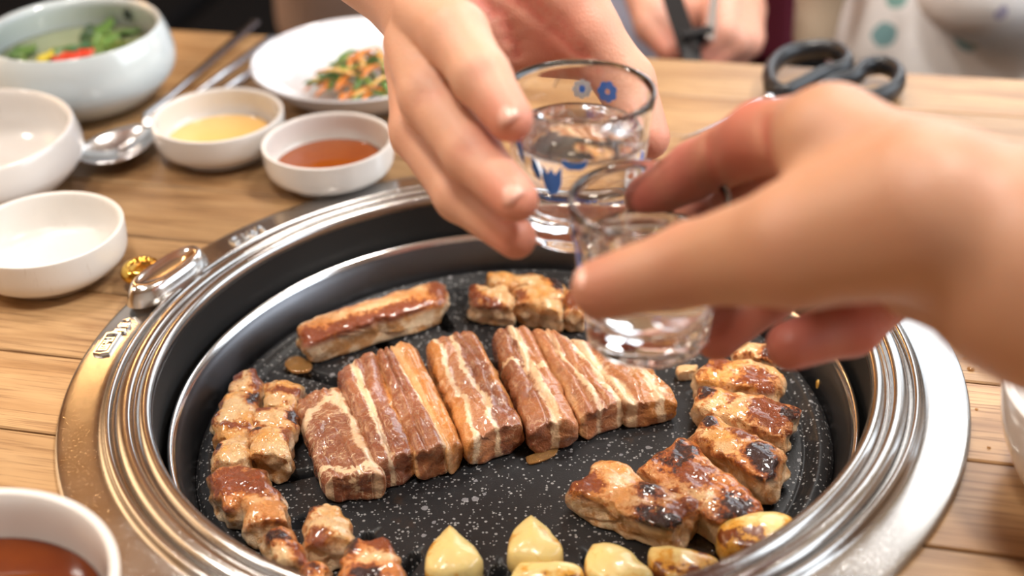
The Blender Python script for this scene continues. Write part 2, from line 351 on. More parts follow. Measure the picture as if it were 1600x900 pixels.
sn = empty('added_warm_lamp', (-1.0, Y1-.12, 1.25)); meta(sn, 'unseen warm glowing globe added at the back wall, left, to gild the steel ring', 'lamp')  # unseen lamp, added so the ring's left side reflects gold
lathe('added_globe', curve_prof([(0, -.07), (.04, -.058), (.068, -.02), (.068, .02), (.04, .058), (0, .07)], 4), mat('warm_globe', (1, .8, .5), .5, 0, Emission_Color=(1, .55, .2, 1), Emission_Strength=12), sn, 32)
box('bracket', (.04, .10, .03), (0, .07, 0), m_lamp, sn)
pl_ = bpy.data.lights.new('added_warm_light', 'POINT'); pl_.energy = 13; pl_.color = (1, .56, .22); pl_.shadow_soft_size = .07
po = bpy.data.objects.new('added_warm_light', pl_); COL.objects.link(po); po.location = (-1.0, Y1-.75, 1.2)  # stands off the globe, added to warm the ceiling and back wall
# unseen ceiling panel, placed so the ring's right side reflects bright white
pn = empty('added_white_panel', (1.1, 2.6, ZC-.03)); meta(pn, 'unseen square glowing panel added on the ceiling to whiten the steel ring', 'light')
box('added_panel_frame', (.8, .8, .04), (0, 0, 0), m_lamp, pn, .004)
box('added_glow_face', (.74, .74, .01), (0, 0, -.02), mat('added_glow_face', (1, 1, 1), .5, 0, Emission_Color=(.92, .96, 1, 1), Emission_Strength=4.0), pn)
pl = area('added_white_fill', (1.1, 2.6, ZC-.06), (1.1, 2.6, 0), .7, .7, 7, (1, .95, .88))

# ------------------------------------------------------------------ table
table = empty('dining_table', (0, 0, 0), TA); meta(table, 'honey coloured wooden plank table with round grill set into it', 'table')
HOLE = .186
gc = Vector((-.0023, .5202, 0)); gl = Matrix.Rotation(-TA, 3, 'Z') @ gc
def plank(a0, a1, n0, n1, zt=0.0, th=.03):
    """plank in table space with the grill's circular cut-out"""
    gap = .0006
    a0 += gap; a1 -= gap; n0 += gap; n1 -= gap; m = 15; ns = [n0 + (n1-n0)*k/(m-1) for k in range(m)]
    hit = any(abs(n-gl.y) < HOLE for n in ns) and a0 < gl.x+HOLE and a1 > gl.x-HOLE
    spans = []
    if not hit: spans = [([a0]*2, [a1]*2, [n0, n1])]
    else:
        hw = [math.sqrt(max(0, HOLE**2-(n-gl.y)**2)) for n in ns]
        if a0 < gl.x - HOLE*.2: spans.append(([a0]*m, [min(a1, max(a0+.001, gl.x-h)) for h in hw], ns))
        if a1 > gl.x + HOLE*.2: spans.append(([max(a0, min(a1-.001, gl.x+h)) for h in hw], [a1]*m, ns))
    for (L, Rr, N) in spans:
        vs = []; fs = []
        k = len(N); b = .0007
        for z, ins in ((zt-th, 0), (zt-b, 0), (zt, b)):
            for i in range(k):
                ni = N[i] + (ins if i == 0 else (-ins if i == k-1 else 0)); vs.append((L[i]+ins, ni, z)); vs.append((Rr[i]-ins, ni, z))
        q = 2*k
        for i in range(k-1):
            fs.append((2*q+2*i, 2*q+2*i+1, 2*q+2*i+3, 2*q+2*i+2)); fs.append((2*i, 2*i+2, 2*i+3, 2*i+1))
            for lv in (0, 1):
                fs.append((lv*q+2*i, (lv+1)*q+2*i, (lv+1)*q+2*i+2, lv*q+2*i+2)); fs.append((lv*q+2*i+1, lv*q+2*i+3, (lv+1)*q+2*i+3, (lv+1)*q+2*i+1))
        for lv in (0, 1):
            fs.append((lv*q, lv*q+1, (lv+1)*q+1, (lv+1)*q)); fs.append((lv*q+q-2, (lv+1)*q+q-2, (lv+1)*q+q-1, lv*q+q-1))
        mesh('plank', vs, fs, M['wood'], table, False)
rr = random.Random(5); PW = .0535
for k in range(15):
    n1 = .851 - PW*k; n0 = n1-PW; a = -.95
    cuts = [-.95]
    while cuts[-1] < .95: cuts.append(cuts[-1] + rr.uniform(.45, .95))
    cuts[-1] = .95
    cuts = [c if abs(c-gl.x) > .23 else gl.x for c in cuts] if 0 else cuts
    for i in range(len(cuts)-1):
        if cuts[i+1]-cuts[i] < .12: cuts[i+1] = cuts[i]+.12
        c0, c1 = cuts[i], min(cuts[i+1], .95)
        if abs(c0-gl.x) < .2 and abs((n0+n1)/2-gl.y) < .21: c0 = gl.x
        if abs(c1-gl.x) < .2 and abs((n0+n1)/2-gl.y) < .21: c1 = gl.x
        if c1-c0 > .02: plank(c0, c1, n0, n1)
for (a, n) in ((-.85, .75), (.85, .75), (-.85, .1), (.85, .1)): box('leg', (.06, .06, .72), (a, n, -.39), M['wood'], table, .004)
for n in (.80, .05): box('apron', (1.7, .02, .07), (0, n, -.066), M['wood'], table, .002)

# ------------------------------------------------------------------ grill
grill = empty('tabletop_grill', gc); meta(grill, 'round built-in tabletop grill with wide brushed steel ring set in table', 'grill')
ringp = [(.1895, -.012), (.1900, .0005), (.1897, .0022), (.1885, .0030), (.180, .0036), (.1735, .0042), (.1712, .0052), (.1700, .0070), (.1688, .0078), (.1675, .0072), (.1668, .0052), (.1660, .0050),
         (.1652, .0072), (.1635, .0088), (.1610, .0094), (.1592, .0088), (.1582, .0068), (.1572, .0066), (.1562, .0080), (.1545, .0096), (.1525, .0098), (.1510, .0088), (.1503, .0070), (.1504, .0045)]
lathe('outer_ring', curve_prof(ringp, 4), M['steel'], grill, 256)
lathe('housing', [(.1505, .0048), (.1510, -.001), (.1512, -.02), (.1512, -.075), (.10, -.08), (0, -.08)], M['housing'], grill, 96)
# latch tab, on the ring's left shoulder
tb = empty('ring_tab')
tb.parent = grill; tb.location = P(262, 440, .006) - gc; tb.rotation_euler.z = math.atan2(.6243-.5824, -.1506+.1761)
vs = []; fs = []; prof = [(1.06, .0, 1.12), (1.03, .0025, 1.05), (.97, .0060, .97), (.88, .0085, .88), (.76, .0092, .76), (.70, .0082, .68), (.4, .0076, .4), (.05, .0076, .05)]
K = 48
for (sc, z, sy) in prof:
    for i in range(K):
        t = 2*math.pi*i/K; x = math.copysign(abs(math.cos(t))**.75, math.cos(t))*.0245*sc; y = math.sin(t)
        y = (y*.0078 if y > 0 else y*.0108)*sy; vs.append((x, y, z))
for j in range(len(prof)-1):
    for i in range(K): k2 = (i+1) % K; fs.append((j*K+i, j*K+k2, (j+1)*K+k2, (j+1)*K+i))
fs.append(tuple((len(prof)-1)*K+i for i in range(K)))
tabm = recalc(mesh('tab', vs, fs, M['rim_steel'], grill)); tabm.location = tb.location; tabm.rotation_euler = tb.rotation_euler; bpy.data.objects.remove(tb)
# embossed marks on the flat band
def glyphs(rows, ang0, rad0, name='embossed_lettering', flip=False):
    vs = []; fs = []
    def stroke(p, q, wd=.00045, h=.0006):
        p = Vector(p); q = Vector(q); d = (q-p); n = Vector((-d.y, d.x)).normalized()*wd; e = d.normalized()*wd
        b = len(vs)
        for zz, s in ((.0028, 1.2), (.0028+h+.0009, .5)):
            for c in (p-e-n*s, q+e-n*s, q+e+n*s, p-e+n*s):
                r = rad0 + c.y; a = ang0 - c.x/rad0; vs.append((r*math.cos(a), r*math.sin(a), zz + .0008*(.19-r)/.01))
        fs.extend([(b+4, b+5, b+6, b+7)] + [(b+i, b+(i+1) % 4, b+4+(i+1) % 4, b+4+i) for i in range(4)])
    for s_ in rows: stroke(s_[:2], s_[2:])
    mesh(name, vs, fs, M['rim_steel'], grill, False)
def mk(word, x, y, w, h):
    segs = {'I': [(0, 0, 0, 1)], 'H': [(0, 0, 0, 1), (1, 0, 1, 1), (0, .5, 1, .5)], 'Z': [(0, 1, 1, 1), (1, 1, 0, 0), (0, 0, 1, 0)], 'O': [(0, 0, 1, 0), (1, 0, 1, 1), (1, 1, 0, 1), (0, 1, 0, 0)],
            'G': [(0, 1, 1, 1), (1, 1, 1, 0)], 'K': [(0, 1, .9, 1), (.9, 1, .3, 0), (0, .5, .7, .5)], 'N': [(0, 1, 0, 0), (0, 0, 1, 0)], 'J': [(0, 1, 1, 1), (.5, 1, 0, 0), (.5, .7, 1, 0)], 'T': [(0, .5, 1, .5), (.5, .5, .5, 1)]}
    out = []
    for i, ch in enumerate(word):
        for (a, b, c, d) in segs[ch]: out.append((x+i*w*1.55+a*w, y+b*h, x+i*w*1.55+c*w, y+d*h))
    return out
pa = P(202, 512, .004)-gc; pb = P(180, 534, .004)-gc
glyphs(mk('GIJIT', -.006, -.002, .0016, .0042), math.atan2(pa.y, pa.x), .1795)
fr = [(-.0075, -.0032, .0075, -.0032), (.0075, -.0032, .0085, .0), (.0085, 0, .0075, .0032), (.0075, .0032, -.0075, .0032), (-.0075, .0032, -.0085, 0), (-.0085, 0, -.0075, -.0032)]
glyphs(fr + mk('OJTNI', -.0055, -.0018, .0015, .0036), math.atan2(pb.y, pb.x)+.012, .1815)
pc = P(390, 370, .004)-gc
glyphs(mk('OJZ', -.0085, -.002, .0020, .0042) + mk('HIG', .002, -.002, .0018, .0042), math.atan2(pc.y, pc.x), .1795)
# lift-out pan
pan = empty('grill_pan', gc + Vector((0, 0, -.034))); meta(pan, 'round black speckled grill pan sitting inside the steel ring', 'pan')
PZ = .034
lathe('pan_rim', curve_prof([(.1445, -.0158+PZ), (.1455, -.0140+PZ), (.1465, -.0132+PZ), (.1475, -.0138+PZ), (.1479, -.0155+PZ), (.1470, -.0180+PZ)], 4), M['rim_steel'], pan, 192)
lathe('pan_wall', curve_prof([(.1446, -.0157+PZ), (.1440, -.0170+PZ), (.1425, -.0200+PZ), (.1400, -.0270+PZ), (.1388, -.0325+PZ), (.1375, -.0350+PZ)], 4), M['dark_steel'], pan, 192)
slots = [R(a) for a in (-165, -147.8, -132, -117, -95, -72, -48, -25, -5, 15, 35, 55, 76, 92, 109.5, 130, 152, 172)]
rs = list(np.linspace(.001, .086, 18)) + list(np.linspace(.0875, .1225, 44)) + list(np.linspace(.1235, .1383, 30)); NA = 900
A = np.arange(NA)*2*math.pi/NA; vs = []
for r in rs:
    base = 0.0
    if r > .124: base = .0028*math.exp(-((r-.1325)/.0032)**2)
    if .1235 < r < .1290: base -= .0007*math.exp(-((r-.1262)/.001)**2)
    if r > .1365: base -= (r-.1365)*1.2
    z = np.full(NA, base)
    if .086 < r < .1225:
        for s_ in slots:
            d = np.abs((A - s_ + math.pi) % (2*math.pi) - math.pi)*r
            e = max(0, .0905-r, r-.1175); dd = np.sqrt(d*d+e*e)
            z = z - .009*np.clip((.0034-dd)/.0008, 0, 1)
    for a, zz in zip(A, z): vs.append((r*math.cos(a), r*math.sin(a), zz))
fs = []
for j in range(len(rs)-1):
    for i in range(NA): k = (i+1) % NA; fs.append((j*NA+i, j*NA+k, (j+1)*NA+k, (j+1)*NA+i))
fs.append(tuple(range(NA-1, -1, -1)))
stone = mesh('cooking_plate', vs, fs, M['stone'], pan); stone.location.z = .003
PT = -.031   # top of plate in world

# ------------------------------------------------------------------ slabs (meat)
def nz(p, s, seed): return mnoise.noise(Vector((p[0]*s+seed*7.1, p[1]*s+seed*3.3, p[2]*s)))
def slab(name, quad, zt, th, m, label, cat='meat', group=None, rnd=.18, wob=.0010, lump=.0008, seed=0, grooves=(), bulge=.0008, edge_w=.0012, ns=46, bow=0.0, under=0.0, parent=None, tnoise=1.0, crease=0.0):
    """rounded slab: quad = far-left, far-right, near-right, near-left of the top face; s runs far->near, t left->right, w bottom->top"""
    zs = zt if isinstance(zt, (tuple, list)) else (zt,)*4
    C = [P(u, v, z) for (u, v), z in zip(quad, zs)]
    W = ((C[1]-C[0]).length + (C[2]-C[3]).length)/2; Ln = ((C[3]-C[0]).length + (C[2]-C[1]).length)/2
    def bil(s, t): return (C[0]*(1-t)+C[1]*t)*(1-s) + (C[3]*(1-t)+C[2]*t)*s
    r = rnd*th*1.6; loop = []           # loop in (t,w) space
    tw, ww = max(6, int(W/.0012)), 7
    rt = min(.3, r/W); rw = min(.45, r/th); arc = 5
    def corner(cx, cy, a0): return [(cx+rt*math.cos(a0+k*math.pi/2/arc), cy+rw*math.sin(a0+k*math.pi/2/arc)) for k in range(1, arc)]
    loop += [(rt+(1-2*rt)*k/tw, 1.0) for k in range(tw+1)]
    c = corner(1-rt, 1-rw, 0)[::-1]; loop += c
    loop += [(1.0, 1-rw-(1-2*rw)*k/ww) for k in range(ww+1)]; loop += corner(1-rt, rw, -math.pi/2)[::-1]
    loop += [(1-rt-(1-2*rt)*k/10, 0.0) for k in range(11)]; loop += corner(rt, rw, math.pi)[::-1]
    loop += [(0.0, rw+(1-2*rw)*k/ww) for k in range(ww+1)]; loop += corner(rt, 1-rw, math.pi/2)[::-1]
    n = len(loop); rsn = min(.3, r/Ln)
    secs = []
    for q in (.03, .22, .45, .7, .88): secs.append((0.0, q))
    for k in range(5): a = math.pi/2*k/5; secs.append((rsn*(1-math.sin(a)), 1 - (1-math.cos(a))*0 - (1-math.sin(math.pi/2*(k+1)/6))*0.10))
    secs = [(0.0, q) for q in (.03, .25, .5, .75, .9)] + [(rsn*(1-math.cos(math.pi/2*k/5)), None if k == 5 else .9+.1*math.sin(math.pi/2*k/5)) for k in range(1, 6)]
    mid = [(rsn+(1-2*rsn)*k/ns, None) for k in range(1, ns)]
    allsec = secs + mid + [(1-s, q) for s, q in secs[::-1]]
    vs = []; st_uv = []; we_uv = []
    for (s, q) in allsec:
        for (t, w_) in loop:
            if q is not None:
                t2 = .5+(t-.5)*q; w2 = .5+(w_-.5)*q
            else: t2, w2 = t, w_
            base = bil(s, t2); h = th; z = base.z - (1-w2)*h
            p = Vector((base.x, base.y, max(z, PT+.0002 if not under else z)))
            # sag so that the bottom meets the plate
            if not under: p.z = max(PT+.0003, base.z - th) + (base.z - max(PT+.0003, base.z-th))*w2
            edge = max(abs(t2-.5)*2, abs(s-.5)*2)
            out = (p - bil(.5, .5)); out.z = 0
            d1 = nz(p, 260, seed)*edge_w*tnoise + nz(p, 110, seed+3)*edge_w*1.6*tnoise
            if out.length > 1e-5: p += out.normalized()*d1*min(1, edge*edge)
            if w2 > .5:
                p.z += (w2-.5)*2*(nz(p, 150, seed+9)*lump + nz(p, 420, seed+5)*lump*.35 + (1-(2*t2-1)**2)*bulge + bow*math.sin(math.pi*s))
                if crease:
                    cn = mnoise.noise(Vector((s*2.2+seed*3.7, t2*3.4+seed*1.9, seed*.7))); p.z -= crease*math.exp(-(cn/.055)**2)*(w2-.5)*2
                    p.z += .0016*mnoise.noise(Vector((s*3.1+seed, t2*4.0, seed*2.2)))*(w2-.5)*2
                for (g0, sl, dep, wd) in grooves:
                    gt = g0+sl*(s-.5)+.03*math.sin(s*9+seed)+.05*nz(p, 90, seed+1); p.z -= dep*math.exp(-((t2-gt)/wd)**2)*(w2-.5)*2
            elif q is None or True: p += Vector((0, 0, nz(p, 200, seed)*lump*.3)) if p.z > PT+.003 else Vector()
            vs.append(p); st_uv.append((s, t2)); we_uv.append((w2, edge))
    fs = []; ms = len(allsec)
    for j in range(ms-1):
        for i in range(n): k = (i+1) % n; fs.append((j*n+i, (j+1)*n+i, (j+1)*n+k, j*n+k))
    fs.append(tuple(range(n))); fs.append(tuple((ms-1)*n+i for i in range(n-1, -1, -1)))
    ctr = bil(.5, .5); ctr.z = PT
    o = mesh(name, [v-ctr for v in vs], fs, m, parent); o.location = ctr
    me = o.data
    for nm, arr in (('st', st_uv), ('we', we_uv)):
        uvl = me.uv_layers.new(name=nm); a = np.array(arr, dtype=np.float32); li = np.empty(len(me.loops), dtype=np.int32); me.loops.foreach_get('vertex_index', li); uvl.data.foreach_set('uv', a[li].ravel())
    recalc(o)
    if label: meta(o, label, cat, group)
    return o

G_RAW = 'raw marinated pork slices laid side by side on the grill'
T = PT
raw = [
 ('S1', [(457, 626), (532, 596), (604, 735), (503, 750)], (T+.012, T+.014, T+.016, T+.013), .016, [(0, L_), (.76, L_), (.82, FT), (.90, FT), (.95, PK)], dict(s_band=[(.32, .12, .050), (.90, -.05, .035)], streak=.7), (), 'raw pork slice at the left end, dark lean with white streaks and a fat band'),
 ('S2', [(523, 574), (589, 543), (650, 702), (585, 722)], (T+.018, T+.018, T+.016, T+.017), .018, [(0, L_), (.30, L_), (.35, FT), (.44, FT), (.48, L_), (.85, L_), (.93, OR)], dict(), [(.40, .1, .0015, .05)], 'raw pork slice with a thick white fat knot, second from the left'),
 ('S3', [(584, 545), (614, 539), (702, 690), (645, 706)], (T+.019, T+.019, T+.017, T+.017), .018, [(0, FO), (.08, L_), (.76, L_), (.82, FT), (.94, FT), (1, FO)], dict(), [(.45, -.1, .0022, .05)], 'narrow raw pork slice with two dark lean rolls split by a crease'),
 ('S4', [(607, 537), (651, 533), (724, 690), (696, 702)], (T+.018, T+.016, T+.014, T+.016), .017, [(0, FO), (.3, FO), (.42, OR), (1, OR)], dict(), [(.35, 0, .0008, .06)], 'thin orange glazed raw pork slice leaning beside the wide striped one'),
 ('S5', [(662, 530), (745, 513), (820, 655), (726, 690)], (T+.018, T+.018, T+.016, T+.016), .018, [(0, OR), (.13, OR), (.16, FT), (.22, FT), (.26, PK), (.45, PK), (.48, FT), (.54, FT), (.58, L_), (.92, L_), (.96, OR)], dict(), [(.26, 0, .0008, .04), (.57, 0, .0012, .03), (.76, .1, .0018, .04)], 'raw pork slice with two cream fat stripes left and dark lean right, mid-row'),
 ('S6', [(766, 512), (832, 508), (905, 652), (824, 668)], (T+.018, T+.018, T+.016, T+.016), .018, [(0, L_), (.40, L_), (.45, FT), (.60, FT), (.65, PK), (1, PK)], dict(s_band=[(.30, -.2, .03)], near_fat=0), [(.45, .2, .0016, .05), (.75, .2, .0012, .05)], 'raw pork slice with purplish dark lean left and broad cream fat, just left of centre'),
 ('S7', [(828, 509), (888, 520), (978, 622), (903, 648)], (T+.017, T+.017, T+.015, T+.015), .017, [(0, FO), (.10, PK), (.34, PK), (.38, FT), (.45, FT), (.50, PK), (.78, PK), (.82, FT), (.93, FT), (1, FO)], dict(), [(.33, 0, .0016, .04), (.55, .1, .0016, .04), (.78, 0, .0012, .04)], 'pink raw pork slice with several thin creased folds, second from the right'),
 ('S8', [(884, 520), (1030, 576), (1058, 622), (974, 630)], (T+.016, T+.014, T+.012, T+.015), .015, [(0, PK), (.06, FT), (.20, FT), (.26, PK), (.62, OR), (.66, FT), (.80, FT), (.84, OR), (1, OR)], dict(), [(.2, 0, .0010, .06), (.63, 0, .0010, .05)], 'raw pork slice at the right end of the row below the front glass'),
]
for i, (nm, quad, zt, th, stops, kw, gr, lab) in enumerate(raw):
    mm = raw_mat('raw_pork', stops, wob=.085 if nm != 'S4' else .03, seed=i+1, **kw)
    slab('raw_pork_slice', quad, zt, th, mm, lab, 'meat', G_RAW, seed=i+1, grooves=gr, wob=.001, lump=.0011, edge_w=.0012, rnd=.19, bulge=.0010, ns=64, crease=.0016)
# cooked pieces: quad, height, char, brown, red, label
ck = [
 ([(463, 505), (683, 439), (690, 470), (484, 532)], .014, .02, .66, .5, 'long reddish-brown grilled pork strip lying alone at the back left'),
 ([(757, 425), (884, 440), (884, 462), (765, 442)], .013, .25, .45, 0, 'grilled pork piece at the very back under the hands, thin and golden'),
 ([(733, 446), (800, 450), (803, 478), (741, 476)], .012, .12, .42, 0, 'small golden grilled pork cube at the back, left of its cluster'),
 ([(800, 446), (884, 448), (878, 486), (806, 470)], .013, .10, .40, 0, 'pale golden grilled pork chunk in the middle of the back cluster'),
 ([(880, 455), (912, 455), (912, 488), (882, 486)], .012, .15, .50, 0, 'grilled pork bit at the back, partly behind the front glass'),
 ([(360, 583), (407, 580), (405, 616), (357, 616)], .012, .28, .62, 0, 'browned pork piece at the far end of the left column'),
 ([(345, 618), (408, 612), (396, 662), (334, 658)], .013, .22, .42, 0, 'pale pork piece second from the far end of the left column'),
 ([(338, 657), (396, 660), (390, 690), (336, 684)], .011, .12, .36, 0, 'lumpy pale pork piece third along the left column'),
 ([(340, 684), (392, 688), (386, 724), (333, 716)], .014, .14, .40, 0, 'light golden pork cube at the near end of the left column'),
 ([(415, 596), (474, 598), (462, 634), (408, 630)], .013, .05, .42, 0, 'golden grilled pork piece at the far end of the second column'),
 ([(392, 640), (462, 632), (460, 668), (398, 664)], .012, .25, .45, 0, 'yellowish grilled pork piece in the middle of the second column'),
 ([(392, 664), (452, 668), (452, 712), (388, 704)], .016, .15, .50, 0, 'square golden pork cube at the near end of the second column'),
 ([(322, 738), (404, 727), (440, 772), (346, 790)], .015, .20, .80, .6, 'large grilled pork piece at the left rim, top seared dark brown'),
 ([(370, 772), (440, 770), (447, 806), (384, 815)], .014, .05, .45, .5, 'pinkish grilled pork piece touching the big seared one at lower left'),
 ([(405, 828), (462, 828), (485, 880), (430, 868)], .014, .25, .62, .6, 'reddish grilled pork piece half hidden by the steel lip at lower left'),
 ([(484, 786), (532, 792), (552, 838), (470, 845)], .016, .22, .35, 0, 'yellow golden pork piece with a dark tip right of the lower left pieces'),
 ([(545, 842), (610, 850), (640, 905), (528, 900)], .015, .22, .55, .7, 'reddish grilled pork piece at the bottom edge left of the garlic'),
 ([(470, 875), (510, 880), (515, 905), (472, 905)], .012, .40, .6, 0, 'small dark pork scrap at the bottom edge beside the steel lip'),
 ([(1150, 532), (1212, 545), (1210, 562), (1143, 552)], .012, .30, .62, 0, 'small dark golden pork piece at the back right under the fingers'),
 ([(1112, 556), (1218, 575), (1207, 612), (1086, 590)], .013, .08, .50, 0, 'pale pork piece with brown blotches near the front glass, right side'),
 ([(1094, 600), (1245, 634), (1228, 682), (1084, 634)], .014, .38, .62, 0, 'glossy golden pork piece right of the raw slices, far edge charred'),
 ([(1100, 646), (1232, 708), (1200, 748), (1083, 678)], .016, .46, .50, 0, 'thick pale pork piece with a large charred patch, right side'),
 ([(1072, 684), (1190, 788), (1130, 815), (998, 726)], .014, .52, .62, .7, 'long reddish pork piece with charred blotches beside its paler neighbour'),
 ([(937, 715), (1094, 786), (1052, 824), (889, 760)], .015, .44, .50, .3, 'golden grilled pork piece nearest the front in the right-hand group'),
]
SP = {0: ((.5, .95, .5, .06, 0), (.9, .5, .25, .5, 0), (.9, .05, .4, .1, 0)), 1: ((.3, .9, .5, .12, 1),), 2: ((.4, .08, .6, .12, 0), (.95, .5, .2, .3, 0)), 3: ((.7, .1, .3, .15, 0),), 4: ((.5, .4, .4, .3, 0),),
      5: ((.2, .85, .4, .2, 0), (.2, .2, .3, .2, 0)), 6: ((.2, .85, .3, .2, 1), (.5, .02, .5, .1, 0)), 7: ((.3, .5, .25, .3, 0),), 8: ((.4, .1, .25, .1, 1),), 9: ((.5, .6, .12, .35, 0),), 10: ((.5, .9, .3, .12, 1), (.2, .3, .2, .3, 0)),
      11: ((.15, .1, .2, .15, 1), (.2, .9, .3, .1, 0)), 12: ((.4, .45, .35, .5, 0), (.7, .7, .25, .3, 0)), 13: ((.1, .6, .2, .5, 0),), 14: ((.3, .3, .3, .4, 1), (.8, .8, .3, .2, 0)), 15: ((.1, .15, .3, .2, 1), (.9, .3, .15, .3, 0)),
      16: ((.2, .1, .4, .2, 1), (.1, .7, .2, .35, 0), (.9, .4, .2, .4, 1)), 17: ((.5, .5, .4, .4, 1),), 18: ((.6, .8, .4, .2, 1),), 19: ((.35, .2, .3, .15, 0), (.6, .7, .3, .22, 0), (.85, .9, .2, .1, 0)),
      20: ((.3, .10, .35, .10, 1), (.45, .80, .45, .22, 0), (.3, .95, .3, .08, 1)), 21: ((.3, .10, .30, .09, 1), (.55, .80, .42, .26, 1), (.2, .5, .2, .12, 0)), 22: ((.42, .16, .38, .15, 1), (.5, .45, .3, .15, 0), (.5, .9, .5, .15, 1)),
      23: ((.75, .12, .25, .14, 0), (.35, .62, .28, .12, 1), (.85, .82, .25, .20, 1), (.5, .9, .4, .1, 0))}
for i, (quad, th, ch, br, rd, lab) in enumerate(ck):
    mm = cooked_mat('grilled_pork', SP.get(i, ()), br, seed=i+11, red=rd)
    qx = sum(p[0] for p in quad)/4; qy = sum(p[1] for p in quad)/4; quad = [(qx+(u-qx)*1.06, qy+(v-qy)*1.08) for u, v in quad]
    slab('grilled_pork_piece', quad, T+th, th-.0003, mm, lab, 'meat', 'grilled pork pieces around the pan', seed=i+31, lump=(.0006 if i == 0 else .0015), edge_w=.0022, rnd=.20, bulge=.0010, ns=36, bow=.0012)
# small tail next to the glass, crumbs
slab('grilled_pork_scrap', [(1056, 572), (1094, 570), (1092, 580), (1058, 584)], T+.005, .0048, cooked_mat('grilled_pork', (), .5, seed=77), 'tiny pale pork scrap beside the base of the front glass', 'meat', None, seed=71, lump=.001, ns=14)
# garlic
def blob(name, outline, zt, zb, m, label, cat, group=None, seed=0, flat=.6, rough=.0006, parent=None, dome=.35):
    pts = [P(u, v, zb) for u, v in outline]; pts = [Vector(p) for p in curve_prof([tuple(p) for p in pts+[pts[0]]], 6)[:-1]]
    c = sum(pts, Vector())/len(pts); n = len(pts); vs = []; we = []; fs = []
    prof = [(.02, 0), (.6, 0), (.88, .02), (.97, .15), (1, .4), (.98, .68), (.93, .85), (.84, .95), (.6, .98+dome*.2), (.3, 1.0+dome*.4), (.02, 1+dome*.45)]
    for (q, h) in prof:
        for p in pts:
            x = c + (p-c)*q; x = Vector((x.x, x.y, zb + (zt-zb)*h)); k = nz(x, 180, seed)*rough*2+nz(x, 500, seed)*rough
            x += Vector((nz(x, 160, seed+2), nz(x, 160, seed+5), nz(x, 160, seed+8)))*rough*1.5 if h > .1 else Vector(); vs.append(x); we.append((h, q))
    for j in range(len(prof)-1):
        for i in range(n): k = (i+1) % n; fs.append((j*n+i, j*n+k, (j+1)*n+k, (j+1)*n+i))
    fs.append(tuple(range(n))); fs.append(tuple((len(prof)-1)*n+i for i in range(n)))
    c.z = zb; o = mesh(name, [v-c for v in vs], fs, m, parent); o.location = c; me = o.data
    uvl = me.uv_layers.new(name='we'); a = np.array(we, dtype=np.float32); li = np.empty(len(me.loops), dtype=np.int32); me.loops.foreach_get('vertex_index', li); uvl.data.foreach_set('uv', a[li].ravel())
    recalc(o)
    if label: meta(o, label, cat, group)
    return o
gl_ = [([(703, 840), (730, 862), (757, 893), (740, 915), (700, 925), (668, 915), (670, 882)], .013, .1, 'pointed pale garlic piece leftmost at the bottom edge'),
       ([(832, 826), (858, 848), (881, 880), (862, 898), (822, 900), (794, 888), (800, 852)], .013, .12, 'pointed pale garlic piece standing above a garlic slice'),
       ([(808, 898), (850, 896), (905, 900), (912, 918), (860, 935), (800, 925)], .011, .35, 'flat garlic slice with browned edge at the bottom below the pointed piece'),
       ([(925, 868), (958, 868), (996, 890), (1022, 925), (960, 940), (918, 915), (914, 890)], .012, .15, 'smooth rounded pale yellow garlic clove at the bottom edge'),
       ([(1012, 874), (1050, 872), (1095, 880), (1125, 892), (1110, 918), (1050, 925), (1015, 900)], .011, .55, 'golden garlic clove with a dark scorched corner by the steel lip'),
       ([(1120, 838), (1155, 822), (1200, 822), (1240, 832), (1238, 862), (1190, 885), (1138, 880), (1118, 862)], .013, .62, 'largest browned garlic clove at the lower right')]
for i, (ol, h, b, lab) in enumerate(gl_):
    blob('garlic_clove', [(u, v+10) for u, v in ol], T+h, T+.0002, garlic_mat('grilled_garlic', b, i+3), lab, 'garlic', 'garlic cloves along the near edge of the pan', seed=i+50, rough=.0005)
# juices
blob('sauce_puddle', [(822, 716), (850, 706), (872, 700), (868, 712), (848, 722), (826, 726)], T+.0012, T+.0001, M['droplet'], 'brown juice puddle running out below the raw slices', 'sauce', None, seed=3, rough=.0004)
blob('grease_puddle', [(450, 562), (470, 560), (488, 572), (480, 584), (458, 584), (446, 574)], T+.0016, T+.0001, M['droplet'], 'glossy brown grease bubble by the lone long strip', 'grease', None, seed=4, rough=.0004)
M['wet'] = mat('thin_grease_film', (.03, .028, .026), .03, 0, Coat_Weight=1.0)
blob('grease_film', [(1075, 838), (1100, 830), (1112, 850), (1118, 870), (1085, 872), (1062, 868)], T+.0005, T+.0001, M['wet'], 'wet black grease patch between the front pork piece and garlic', 'grease', None, seed=5, rough=.0002)
for (u, v, lab) in ((351, 584, 'yellow crumb beside the far end of the left column'), (1278, 606, 'tiny beige crumb on the dark pan wall, right'),):
    blob('crumb', [(u-4, v), (u, v-3), (u+4, v), (u, v+4)], T+.004, T+.0002, garlic_mat('crumb', .5, 9), lab, 'crumb', None, seed=8, rough=.0002)

